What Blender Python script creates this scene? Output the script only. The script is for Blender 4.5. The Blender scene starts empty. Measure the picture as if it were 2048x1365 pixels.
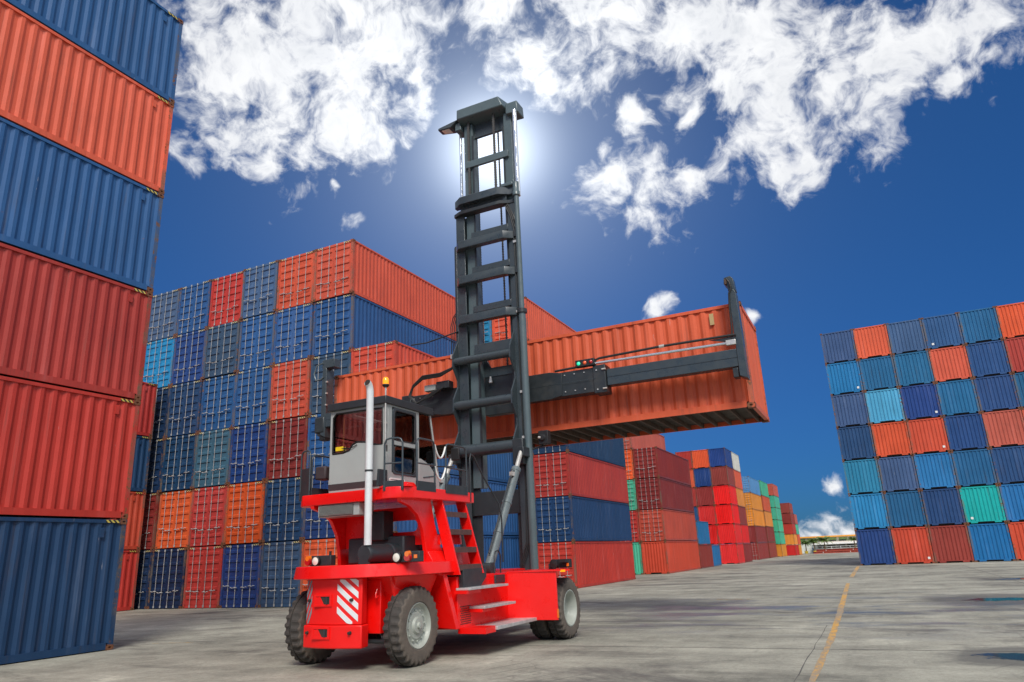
import bpy, bmesh, math, random
import numpy as np
from mathutils import Vector, Matrix

random.seed(7)
SC = bpy.context.scene
COL = SC.collection

# ------------------------------------------------------------------ camera
FPX = 1415.0
PITCH, ROLL, YAW = math.radians(16.90), math.radians(-2.52), math.radians(25.88)
CAM = Vector((0, 0, 1.6))
fw0 = Vector((-math.sin(YAW), math.cos(YAW), 0)); r0 = Vector((math.cos(YAW), math.sin(YAW), 0)); zz = Vector((0, 0, 1))
fw = fw0 * math.cos(PITCH) + zz * math.sin(PITCH); up0 = zz * math.cos(PITCH) - fw0 * math.sin(PITCH)
rt = r0 * math.cos(ROLL) + up0 * math.sin(ROLL); up = up0 * math.cos(ROLL) - r0 * math.sin(ROLL)
cd = bpy.data.cameras.new('camera'); cam = bpy.data.objects.new('camera', cd); COL.objects.link(cam)
cd.sensor_fit = 'HORIZONTAL'; cd.sensor_width = 36.0; cd.lens = FPX / 2048 * 36.0
cd.clip_start = 0.1; cd.clip_end = 3000
cam.matrix_world = Matrix(((rt.x, up.x, -fw.x, CAM.x), (rt.y, up.y, -fw.y, CAM.y), (rt.z, up.z, -fw.z, CAM.z), (0, 0, 0, 1)))
SC.camera = cam
SC.render.engine = 'CYCLES'
SC.view_settings.view_transform = 'Standard'; SC.view_settings.look = 'None'
SC.view_settings.exposure = 0.40; SC.view_settings.gamma = 1.0; SC.view_settings.use_curve_mapping = False
SC.cycles.max_bounces = 6; SC.cycles.transparent_max_bounces = 12
try:
    SC.cycles.use_denoising = True
except Exception: pass


class NT:
    """small helper for building node trees"""
    def __init__(s, tree): s.t = tree; s.n = tree.nodes; s.l = tree.links
    def node(s, typ, ins=None, **props):
        n = s.n.new(typ)
        for k, v in props.items(): setattr(n, k, v)
        for k, v in (ins or {}).items(): s.set(n.inputs[k], v)
        return n
    def set(s, sock, v):
        if isinstance(v, bpy.types.NodeSocket): s.l.new(v, sock)
        else: sock.default_value = v
    def math(s, op, a, b=None, c=None, clamp=False):
        n = s.n.new('ShaderNodeMath'); n.operation = op; n.use_clamp = clamp
        for i, v in enumerate((a, b, c)):
            if v is not None: s.set(n.inputs[i], v)
        return n.outputs[0]
    def vmath(s, op, a, b=None):
        n = s.n.new('ShaderNodeVectorMath'); n.operation = op
        s.set(n.inputs[0], a)
        if b is not None: s.set(n.inputs['Scale' if op == 'SCALE' else 1], b)
        return n.outputs['Value'] if op in ('DISTANCE', 'LENGTH', 'DOT_PRODUCT') else n.outputs[0]
    def ramp(s, v, a, b, lo=0.0, hi=1.0, smooth=True):
        n = s.n.new('ShaderNodeMapRange'); n.interpolation_type = 'SMOOTHSTEP' if smooth else 'LINEAR'
        s.set(n.inputs[0], v); s.set(n.inputs[1], a); s.set(n.inputs[2], b); s.set(n.inputs[3], lo); s.set(n.inputs[4], hi)
        return n.outputs[0]
    def noise(s, vec, scale, detail=4.0, rough=0.55, dist=0.0):
        n = s.n.new('ShaderNodeTexNoise'); n.inputs['Scale'].default_value = scale; n.inputs['Detail'].default_value = detail
        n.inputs['Roughness'].default_value = rough; n.inputs['Distortion'].default_value = dist
        if vec is not None: s.l.new(vec, n.inputs['Vector'])
        return n.outputs['Fac']
    def mapping(s, vec, scale=(1, 1, 1), rot=(0, 0, 0), loc=(0, 0, 0)):
        n = s.n.new('ShaderNodeMapping'); s.l.new(vec, n.inputs[0])
        n.inputs['Scale'].default_value = scale; n.inputs['Rotation'].default_value = rot; n.inputs['Location'].default_value = loc
        return n.outputs[0]
    def mix(s, f, a, b, blend='MIX'):
        n = s.n.new('ShaderNodeMix'); n.data_type = 'RGBA'; n.blend_type = blend
        s.set(n.inputs['Factor'], f)
        for sock, v in ((n.inputs[6], a), (n.inputs[7], b)):
            if isinstance(v, bpy.types.NodeSocket): s.l.new(v, sock)
            else: sock.default_value = (*v[:3], 1.0)
        return n.outputs[2]


def lin(c):
    c = c / 255.0
    return c / 12.92 if c <= 0.04045 else ((c + 0.055) / 1.055) ** 2.4
def rgb(r, g, b, k=1.0): return (lin(r) * k, lin(g) * k, lin(b) * k)


# ------------------------------------------------------------------ sky
SUN_EL, SUN_AZ = math.radians(44), math.radians(150)     # azimuth measured from +Y towards +X
sun_dir = Vector((math.sin(SUN_AZ) * math.cos(SUN_EL), math.cos(SUN_AZ) * math.cos(SUN_EL), math.sin(SUN_EL)))
world = bpy.data.worlds.new('World'); SC.world = world; world.use_nodes = True
W = NT(world.node_tree); W.n.clear()
tc = W.node('ShaderNodeTexCoord').outputs['Generated']
D = W.vmath('NORMALIZE', tc)
sky = W.node('ShaderNodeTexSky', sky_type='NISHITA', sun_disc=False, sun_elevation=SUN_EL, sun_rotation=SUN_AZ,
             altitude=200, air_density=1.0, dust_density=0.3, ozone_density=3.0)
skyc = W.mix(1.0, sky.outputs[0], (0.165, 0.475, 0.83), 'MULTIPLY')
sepz = W.node('ShaderNodeSeparateXYZ', {0: D}).outputs[2]
low = W.ramp(sepz, -0.05, 0.50, 0.0, 1.0, False)
skyc = W.mix(1.0, skyc, W.mix(low, (0.20, 0.30, 0.46), (1.0, 1.0, 1.0)), 'MULTIPLY')
bg_sky = W.node('ShaderNodeBackground', {'Color': skyc, 'Strength': 0.08})
BL = [(-0.610,0.490,0.623,0.060),(-0.598,0.542,0.591,0.070),(-0.528,0.571,0.628,0.069),(-0.463,0.608,0.644,0.070),(-0.414,0.626,0.660,0.029),(-0.583,0.589,0.560,0.060),(-0.532,0.637,0.559,0.049),(-0.642,0.548,0.537,0.036),(-0.631,0.595,0.497,0.024),(-0.588,0.616,0.524,0.035),(-0.574,0.663,0.482,0.009),(-0.567,0.694,0.444,0.010),(-0.697,0.520,0.493,0.018),(-0.328,0.669,0.667,0.048),(-0.304,0.718,0.627,0.039),(-0.297,0.744,0.599,0.020),(-0.211,0.733,0.647,0.079),(-0.121,0.761,0.637,0.073),(-0.042,0.802,0.596,0.087),(-0.028,0.850,0.527,0.061),(-0.016,0.883,0.469,0.032),(0.035,0.853,0.521,0.058),(0.085,0.833,0.546,0.055),(0.142,0.823,0.550,0.047),(0.194,0.815,0.546,0.039),(-0.067,0.838,0.541,0.030),(0.151,0.847,0.509,0.020),(-0.205,0.858,0.471,0.048),(-0.242,0.842,0.482,0.037),(-0.150,0.869,0.471,0.025),(-0.199,0.807,0.557,0.025),(-0.240,0.816,0.526,0.012),(-0.133,0.831,0.541,0.017),(-0.203,0.922,0.328,0.012),(-0.220,0.923,0.316,0.013),(0.198,0.837,0.510,0.010),(-0.037,0.997,0.072,0.011),(-0.057,0.998,0.008,0.022),(-0.073,0.997,-0.004,0.018),(-0.036,0.999,0.002,0.019),(-0.103,0.952,0.288,0.010),(-0.097,0.893,0.440,0.011)]
warp = W.node('ShaderNodeTexNoise', {'Vector': D, 'Scale': 11.0, 'Detail': 3.0})
Dw = W.vmath('ADD', D, W.vmath('SCALE', W.vmath('SUBTRACT', warp.outputs['Color'], (0.5, 0.5, 0.5)), 0.075))
acc = None
for x, y, z, r in BL:
    d = W.vmath('DISTANCE', Dw, (x, y, z))
    v = W.math('MULTIPLY_ADD', d, -1.0 / (r * 1.26), 1.0)
    acc = v if acc is None else W.math('SMOOTH_MAX', acc, v, 0.18)
# the cloud deck carries on overhead and behind in the same broken way
sep = W.node('ShaderNodeSeparateXYZ', {0: D})
pz = W.math('ADD', W.math('MAXIMUM', sep.outputs[2], 0.0), 0.22)
plane = W.node('ShaderNodeCombineXYZ', {0: W.math('DIVIDE', sep.outputs[0], pz), 1: W.math('DIVIDE', sep.outputs[1], pz)})
deck = W.ramp(W.noise(plane.outputs[0], 1.1, 3.0), 0.36, 0.60, -0.4, 0.9)
away = W.ramp(W.vmath('DOT_PRODUCT', D, tuple(fw)), 0.66, 0.74, 1.0, 0.0)
deck = W.math('MULTIPLY_ADD', W.math('ADD', deck, 1.5), away, -1.5)
acc = W.math('MAXIMUM', acc, deck)
fb = W.noise(Dw, 17.0, 10.0, 0.60, 0.0)
fine = W.noise(Dw, 52.0, 7.0, 0.60, 0.0)
fbm = W.math('ADD', W.math('MULTIPLY', fb, 0.70), W.math('MULTIPLY', fine, 0.30))
dens = W.math('ADD', acc, W.math('MULTIPLY', W.math('SUBTRACT', fbm, 0.5), 4.9))
cov = W.ramp(dens, -0.20, 0.92)
thick = W.ramp(dens, 0.4, 1.5)
shade = W.noise(W.vmath('ADD', Dw, (0.012, -0.02, 0.016)), 13.0, 7.0, 0.6)
ccol = W.mix(W.math('MULTIPLY', thick, W.ramp(shade, 0.40, 0.66)), (0.93, 0.94, 0.96), (0.60, 0.63, 0.69))
bg_cl = W.node('ShaderNodeBackground', {'Color': ccol, 'Strength': 0.78})
mixs = W.node('ShaderNodeMixShader', {0: cov, 1: bg_sky.outputs[0], 2: bg_cl.outputs[0]})
# bright aureole where the sun stands behind thin cloud over the mast
sd = W.vmath('DISTANCE', D, (-0.3834, 0.7557, 0.5310))
core = W.math('POWER', 2.718, W.math('MULTIPLY', W.math('MULTIPLY', sd, sd), -280.0))
halo = W.math('POWER', 2.718, W.math('MULTIPLY', sd, -9.0))
glow = W.math('ADD', W.math('MULTIPLY', core, 0.75), W.math('MULTIPLY', halo, 0.52))
bg_gl = W.node('ShaderNodeBackground', {'Color': (0.86, 0.94, 1.0, 1), 'Strength': glow})
addsh = W.node('ShaderNodeAddShader', {0: mixs.outputs[0], 1: bg_gl.outputs[0]})
wo = W.node('ShaderNodeOutputWorld', {'Surface': addsh.outputs[0]})
world.cycles.sampling_method = 'MANUAL'; world.cycles.sample_map_resolution = 512

sl = bpy.data.lights.new('sun', 'SUN'); sl.energy = 2.3; sl.angle = math.radians(20); sl.color = (1.0, 0.955, 0.89)
so = bpy.data.objects.new('sun', sl); COL.objects.link(so); so.rotation_euler = sun_dir.to_track_quat('Z', 'Y').to_euler()


# ------------------------------------------------------------------ mesh helpers
class MB:
    def __init__(s): s.v = []; s.f = []
    def add(s, vs, fs):
        b = len(s.v); s.v += [tuple(v) for v in vs]; s.f += [tuple(i + b for i in f) for f in fs]; return s
    def box(s, x0, x1, y0, y1, z0, z1):
        return s.add([(x0,y0,z0),(x1,y0,z0),(x1,y1,z0),(x0,y1,z0),(x0,y0,z1),(x1,y0,z1),(x1,y1,z1),(x0,y1,z1)],
                     [(0,3,2,1),(4,5,6,7),(0,1,5,4),(1,2,6,5),(2,3,7,6),(3,0,4,7)])
    def hexa(s, lo, hi):
        """two matching quads joined into a solid"""
        return s.add(list(lo) + list(hi), [(0,3,2,1),(4,5,6,7),(0,1,5,4),(1,2,6,5),(2,3,7,6),(3,0,4,7)])
    def prism(s, poly, axis, a0, a1):
        """polygon in the other two axes (in x,y,z order), extruded along axis"""
        def pt(p, a): q = list(p); q.insert(axis, a); return q
        n = len(poly); vs = [pt(p, a0) for p in poly] + [pt(p, a1) for p in poly]
        return s.add(vs, [tuple(range(n))[::-1], tuple(range(n, 2*n))] + [(i, (i+1) % n, n + (i+1) % n, n + i) for i in range(n)])
    def ring(s, outer, inner, axis, a0, a1):
        """frame between two matching outlines"""
        def pt(p, a): q = list(p); q.insert(axis, a); return q
        n = len(outer); vs = [pt(p, a) for a in (a0, a1) for pl in (outer, inner) for p in pl]
        fs = []
        for i in range(n):
            j = (i + 1) % n
            o0, o1, i0, i1 = i, j, n+i, n+j
            fs += [(o0, o1, i1, i0), (2*n+o0, 2*n+i0, 2*n+i1, 2*n+o1), (o0, 2*n+o0, 2*n+o1, o1), (i0, i1, 2*n+i1, 2*n+i0)]
        return s.add(vs, fs)
    def tube(s, pts, r, n=8, rs=None, caps=True):
        pts = [Vector(p) for p in pts]; m = len(pts); base = len(s.v); prev = None
        for i, p in enumerate(pts):
            t = (pts[min(i+1, m-1)] - pts[max(i-1, 0)]).normalized()
            if prev is None:
                a = Vector((0, 0, 1)) if abs(t.z) < 0.9 else Vector((1, 0, 0))
                u = t.cross(a).normalized()
            else:
                u = (prev - t * prev.dot(t)).normalized()
            prev = u; w = t.cross(u); rr = rs[i] if rs else r
            for k in range(n):
                a = 2*math.pi*k/n; s.v.append(tuple(p + (u*math.cos(a) + w*math.sin(a))*rr))
        for i in range(m-1):
            for k in range(n):
                k2 = (k+1) % n
                s.f.append((base+i*n+k, base+i*n+k2, base+(i+1)*n+k2, base+(i+1)*n+k))
        if caps:
            s.f.append(tuple(base+k for k in range(n))[::-1]); s.f.append(tuple(base+(m-1)*n+k for k in range(n)))
        return s
    def cyl(s, p0, p1, r, n=16): return s.tube([p0, p1], r, n)
    def lathe(s, c, axis, prof, n=32, rmod=None):
        """profile of (along, radius) turned about an axis through c"""
        base = len(s.v); c = Vector(c); m = len(prof)
        e = [Vector((1,0,0)), Vector((0,1,0)), Vector((0,0,1))]; A = e[axis]; U = e[(axis+1) % 3]; V = e[(axis+2) % 3]
        for k in range(n):
            a = 2*math.pi*k/n
            for j, (h, r) in enumerate(prof):
                rr = r + (rmod(k, j) if rmod else 0)
                s.v.append(tuple(c + A*h + (U*math.cos(a) + V*math.sin(a))*rr))
        for k in range(n):
            k2 = (k+1) % n
            for j in range(m-1):
                s.f.append((base+k*m+j, base+k2*m+j, base+k2*m+j+1, base+k*m+j+1))
        return s
    def mesh(s, name, smooth=None):
        me = bpy.data.meshes.new(name); me.from_pydata(s.v, [], s.f)
        bm = bmesh.new(); bm.from_mesh(me); bmesh.ops.recalc_face_normals(bm, faces=bm.faces); bm.to_mesh(me); bm.free()
        if smooth:
            me.shade_smooth(); me.set_sharp_from_angle(angle=math.radians(smooth))
        me.update(); return me

def rounded(x0, x1, z0, z1, r, n=4):
    out = []
    for cx, cz, a0 in ((x1-r, z1-r, 0), (x0+r, z1-r, 90), (x0+r, z0+r, 180), (x1-r, z0+r, 270)):
        for k in range(n+1):
            a = math.radians(a0 + 90*k/n); out.append((cx + r*math.cos(a), cz + r*math.sin(a)))
    return out

def empty(name, loc, label=None, cat=None, group=None):
    o = bpy.data.objects.new(name, None); COL.objects.link(o); o.location = loc; o.empty_display_size = 0.2
    tag(o, label, cat, group); return o
def tag(o, label=None, cat=None, group=None, kind=None):
    for k, v in (('label', label), ('category', cat), ('group', group), ('kind', kind)):
        if v: o[k] = v
    return o
def put(name, mb, mat, parent=None, smooth=None, bevel=None):
    me = mb.mesh(name, smooth) if isinstance(mb, MB) else mb
    if mat is not None and not me.materials: me.materials.append(mat)
    o = bpy.data.objects.new(name, me); COL.objects.link(o)
    if parent is not None: o.parent = parent
    if bevel:
        b = o.modifiers.new('edge', 'BEVEL'); b.width = bevel; b.segments = 2; b.limit_method = 'ANGLE'; b.angle_limit = math.radians(38); b.harden_normals = False
        me.shade_smooth(); me.set_sharp_from_angle(angle=math.radians(50))
    return o

# ------------------------------------------------------------------ materials
def material(name):
    m = bpy.data.materials.new(name); m.use_nodes = True
    n = NT(m.node_tree); n.n.clear()
    b = n.node('ShaderNodeBsdfPrincipled'); o = n.node('ShaderNodeOutputMaterial', {'Surface': b.outputs[0]})
    return m, n, b, o
def plain(name, col, rough=0.5, metal=0.0, var=0.12, scale=3.0, bump=0.0, coat=0.0, dirt=0.0):
    m, n, b, o = material(name)
    c = n.node('ShaderNodeTexCoord').outputs['Object']
    k = n.noise(c, scale, 6.0, 0.6)
    cc = n.mix(1.0, col, n.node('ShaderNodeCombineColor', {i: n.ramp(k, 0.25, 0.75, 1-var, 1+var, False) for i in range(3)}).outputs[0], 'MULTIPLY')
    if dirt:
        g = n.noise(c, 1.7, 8.0, 0.68); cc = n.mix(n.ramp(g, 0.52, 0.72, 0, dirt), cc, (0.16, 0.135, 0.11))
    n.set(b.inputs['Base Color'], cc); b.inputs['Metallic'].default_value = metal
    n.set(b.inputs['Roughness'], n.ramp(n.noise(c, scale*2.3, 5.0), 0.3, 0.7, max(0.03, rough-0.1), min(1, rough+0.1)))
    if coat: b.inputs['Coat Weight'].default_value = coat; b.inputs['Coat Roughness'].default_value = 0.08
    if bump:
        bp = n.node('ShaderNodeBump', {'Strength': bump, 'Distance': 0.02, 'Height': n.noise(c, scale*6, 6.0)}); n.l.new(bp.outputs[0], b.inputs['Normal'])
    return m

def paint_material(name, rust=0.0, frame=False):
    """weathered container paint; colour and wear seed come from each object"""
    m, n, b, o = material(name)
    oi = n.node('ShaderNodeObjectInfo')
    c = n.node('ShaderNodeTexCoord').outputs['Object']
    seed = n.math('MULTIPLY', oi.outputs['Alpha'], 83.0)
    p = n.vmath('ADD', c, n.node('ShaderNodeCombineXYZ', {0: seed, 1: n.math('MULTIPLY', seed, 1.7), 2: n.math('MULTIPLY', seed, 0.6)}).outputs[0])
    big = n.noise(p, 0.55, 4.0, 0.6); streak = n.noise(n.mapping(p, (4.5, 4.5, 0.22)), 1.0, 5.0, 0.62); fine = n.noise(p, 7.0, 8.0, 0.7)
    val = n.math('ADD', n.ramp(big, 0.25, 0.75, 0.86, 1.12, False), n.ramp(streak, 0.3, 0.7, -0.10, 0.10, False))
    col = n.mix(1.0, oi.outputs['Color'], n.node('ShaderNodeCombineColor', {0: val, 1: val, 2: val}).outputs[0], 'MULTIPLY')
    chalk = n.math('MULTIPLY', n.ramp(streak, 0.52, 0.80), n.ramp(big, 0.35, 0.7, 0.02, 0.17))
    col = n.mix(chalk, col, (0.42, 0.42, 0.42))
    # dirt running down
    run = n.noise(n.mapping(p, (9.0, 9.0, 0.5)), 1.0, 6.0, 0.65)
    col = n.mix(n.ramp(run, 0.54, 0.76, 0.0, 0.42), col, (0.07, 0.05, 0.04))
    # chips of bare rust
    area = n.noise(p, 1.1, 3.0, 0.5)
    th = 0.70 - 0.16 * rust
    chips = n.math('MULTIPLY', n.ramp(fine, th, th + 0.05), n.ramp(area, 0.62 - 0.32*rust, 0.75 - 0.22*rust))
    rc = n.mix(n.noise(p, 18.0, 3.0), (0.10, 0.032, 0.014), (0.27, 0.115, 0.045))
    col = n.mix(n.math('MULTIPLY', chips, 0.92), col, rc)
    scr = n.noise(n.mapping(p, (14.0, 14.0, 1.1)), 1.0, 4.0, 0.75)
    col = n.mix(n.math('MULTIPLY', n.ramp(scr, 0.69, 0.72), n.ramp(n.noise(p, 0.8, 2.0), 0.48, 0.60, 0, 0.65)), col, (0.46, 0.44, 0.42))
    if frame:
        wx = n.ramp(n.noise(n.mapping(p, (1, 1, 0.7)), 1.6, 5.0, 0.6), 0.40, 0.66, 0.0, 0.62)
        col = n.mix(wx, col, (0.15, 0.125, 0.09))
    n.set(b.inputs['Base Color'], col)
    n.set(b.inputs['Roughness'], n.math('ADD', n.ramp(big, 0.3, 0.7, 0.42, 0.58), n.math('MULTIPLY', chips, 0.3)))
    b.inputs['Specular IOR Level'].default_value = 0.35
    bp = n.node('ShaderNodeBump', {'Strength': 0.22, 'Distance': 0.03, 'Height': n.noise(p, 1.9, 4.0)}); n.l.new(bp.outputs[0], b.inputs['Normal'])
    return m

M = {}
M['paint'] = paint_material('container_paint', 0.26)
M['frame'] = paint_material('container_frame_paint', 1.0, True)
M['edge'] = paint_material('container_rail_paint', 0.35)
def rust_material():
    m, n, b, o = material('rusty_casting')
    oi = n.node('ShaderNodeObjectInfo'); c = n.node('ShaderNodeTexCoord').outputs['Object']
    p = n.vmath('ADD', c, n.node('ShaderNodeCombineXYZ', {0: n.math('MULTIPLY', oi.outputs['Random'], 50.0)}).outputs[0])
    rc = n.mix(n.noise(p, 9.0, 6.0, 0.7), (0.075, 0.028, 0.014), (0.25, 0.10, 0.042))
    col = n.mix(n.ramp(n.noise(p, 5.0, 5.0), 0.52, 0.66, 0, 0.75), rc, oi.outputs['Color'])
    n.set(b.inputs['Base Color'], col); b.inputs['Roughness'].default_value = 0.75
    return m
M['rust'] = rust_material()
M['galv'] = plain('galvanised_rod', (0.40, 0.40, 0.39), 0.45, 0.15, 0.25, 5.0, dirt=0.6)
M['gap'] = plain('painted_gap_shade', (0.035, 0.028, 0.024), 0.8, 0, 0.3)  # shade of gaps, holes and recesses put into a near-black colour
M['beamrust'] = plain('rusty_floor_beam', (0.085, 0.05, 0.034), 0.8, 0, 0.4, 4.0)
M['plywood'] = plain('container_floor_ply', (0.06, 0.045, 0.035), 0.85, 0, 0.3, 2.0)

def stripes(name, a, b_, scale, direction=(1, 0, 1), duty=0.5, rough=0.5):
    m, n, b, o = material(name)
    c = n.node('ShaderNodeTexCoord').outputs['Object']
    s = n.math('FRACT', n.math('MULTIPLY', n.vmath('DOT_PRODUCT', c, direction), scale))
    st = n.math('LESS_THAN', s, duty)
    w = n.noise(c, 22.0, 5.0, 0.7)
    col = n.mix(n.ramp(w, 0.62, 0.70, 0, 0.8), n.mix(st, b_, a), (0.09, 0.07, 0.05))
    n.set(b.inputs['Base Color'], col); b.inputs['Roughness'].default_value = rough
    return m
M['hazard_side'] = stripes('hazard_print_side', (0.62, 0.50, 0.10), (0.02, 0.02, 0.02), 11.0, (0, 0.8, 0.9))
M['hazard_end'] = stripes('hazard_print_end', (0.62, 0.52, 0.22), (0.025, 0.02, 0.02), 11.0, (0.8, 0, 0.9))

M['red'] = plain('red_machine_paint', (0.86, 0.005, 0.003), 0.34, 0, 0.05, 2.0, coat=0.22, dirt=0.02)
M['red_panel'] = plain('red_counterweight_paint', (0.86, 0.006, 0.004), 0.42, 0, 0.05, 2.0, coat=0.1, dirt=0.03)
M['steel'] = plain('charcoal_mast_paint', (0.040, 0.054, 0.062), 0.34, 0, 0.10, 2.5, coat=0.15, dirt=0.05)
M['steel_dk'] = plain('dark_charcoal_paint', (0.024, 0.030, 0.034), 0.42, 0, 0.2, 3.0, dirt=0.12)
M['steel_lt'] = plain('hazed_grey_mast_paint', (0.085, 0.12, 0.13), 0.36, 0, 0.1, 2.5, coat=0.1)  # lighter charcoal: glow haze painted on mast head and inner rails; grey cylinder too
M['black'] = plain('black_rubbery_plastic', (0.012, 0.012, 0.013), 0.55, 0, 0.2)
M['hose'] = plain('black_hose_rubber', (0.018, 0.018, 0.018), 0.5, 0, 0.3)
M['chrome'] = plain('chromed_piston', (0.82, 0.84, 0.84), 0.14, 0.85, 0.03)
M['rod'] = plain('pale_steel_rod', (0.62, 0.60, 0.55), 0.3, 0.5, 0.08)
M['cylgrey'] = plain('grey_cylinder_paint', (0.14, 0.17, 0.175), 0.32, 0.1, 0.08, coat=0.2)
M['cabgrey'] = plain('grey_cab_paint', (0.36, 0.385, 0.37), 0.42, 0, 0.06, 2.0, coat=0.1, dirt=0.08)
M['pipe'] = plain('silver_exhaust_pipe', (0.74, 0.77, 0.77), 0.38, 0.15, 0.08, 6.0, dirt=0.1)
def tyre_material():
    m, n, bs, o = material('worn_tyre_rubber')
    c = n.node('ShaderNodeTexCoord').outputs['Object']; x = n.math('ABSOLUTE', n.node('ShaderNodeSeparateXYZ', {0: c}).outputs[0])
    k = n.noise(c, 6.0, 7.0, 0.65)
    dust = n.math('MULTIPLY', n.ramp(x, 0.135, 0.152), n.ramp(k, 0.3, 0.7, 0.55, 0.95))
    dust = n.math('MAXIMUM', dust, n.ramp(k, 0.5, 0.72, 0.0, 0.45))
    n.set(bs.inputs['Base Color'], n.mix(dust, (0.050, 0.044, 0.039), (0.145, 0.118, 0.094))); bs.inputs['Roughness'].default_value = 0.85
    bp = n.node('ShaderNodeBump', {'Strength': 0.3, 'Distance': 0.02, 'Height': n.noise(c, 38.0, 5.0)}); n.l.new(bp.outputs[0], bs.inputs['Normal']); return m
M['tyre'] = tyre_material()
M['rim'] = plain('grey_green_rim_paint', (0.36, 0.385, 0.34), 0.5, 0, 0.12, 6.0, dirt=0.35)
M['tread'] = plain('brown_antislip_tread', (0.10, 0.045, 0.04), 0.7, 0, 0.3, 12.0)
M['alu'] = plain('aluminium_step', (0.52, 0.52, 0.51), 0.42, 0.3, 0.15, 9.0, dirt=0.25)
M['seal'] = plain('black_window_seal', (0.012, 0.012, 0.012), 0.5)
M['yellow'] = plain('yellow_plastic', (0.80, 0.55, 0.01), 0.45)
M['yellowbar'] = plain('amber_lever', (0.78, 0.36, 0.02), 0.4)
M['white'] = plain('white_enamel', (0.78, 0.78, 0.75), 0.4, dirt=0.1)
M['dash'] = plain('dark_cab_trim', (0.045, 0.03, 0.032), 0.6)
M['reflect'] = plain('white_reflective_film', (0.72, 0.75, 0.75), 0.35)
M['reflect_gr'] = plain('grey_reflective_film', (0.26, 0.26, 0.28), 0.3)
M['shirt'] = plain('blue_work_shirt', (0.02, 0.035, 0.34), 0.8, 0, 0.2, 9.0)
M['skin'] = plain('tanned_skin', (0.30, 0.16, 0.10), 0.55)
M['hair'] = plain('black_hair', (0.012, 0.010, 0.009), 0.6)
M['trousers'] = plain('dark_trousers', (0.03, 0.03, 0.05), 0.85)
def lens_mat(name, col, emit=0.0):
    m, n, b, o = material(name)
    b.inputs['Base Color'].default_value = (*col, 1); b.inputs['Roughness'].default_value = 0.12
    b.inputs['Coat Weight'].default_value = 0.6
    if emit:
        b.inputs['Emission Color'].default_value = (*col, 1); b.inputs['Emission Strength'].default_value = emit
    return m
M['amber'] = lens_mat('amber_beacon_lens', (0.95, 0.32, 0.005), 0.5)
M['redlens'] = lens_mat('red_lens', (0.45, 0.01, 0.01))
M['orangelens'] = lens_mat('orange_lens', (0.85, 0.18, 0.01))
M['greenlit'] = lens_mat('lit_green_lens', (0.02, 0.75, 0.38), 0.6)
M['orangelit'] = lens_mat('dim_orange_lens', (0.75, 0.10, 0.02), 0.15)
M['lamp'] = lens_mat('headlamp_glass', (0.80, 0.78, 0.68))
def glass_mat(name, tint, refl=0.9, alpha=0.0):
    m, n, b, o = material(name); n.n.remove(b)
    t = n.node('ShaderNodeBsdfTransparent', {'Color': (*tint, 1)})
    g = n.node('ShaderNodeBsdfGlossy', {'Color': (refl, refl, refl, 1), 'Roughness': 0.015})
    f = n.node('ShaderNodeFresnel', {'IOR': 1.52})
    mx = n.node('ShaderNodeMixShader', {0: n.math('MAXIMUM', n.math('MULTIPLY', f.outputs[0], 1.4), 0.10), 1: t.outputs[0], 2: g.outputs[0]})
    n.l.new(mx.outputs[0], o.inputs[0]); return m
M['glass'] = glass_mat('cab_window_glass', (0.985, 0.99, 0.985))

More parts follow.
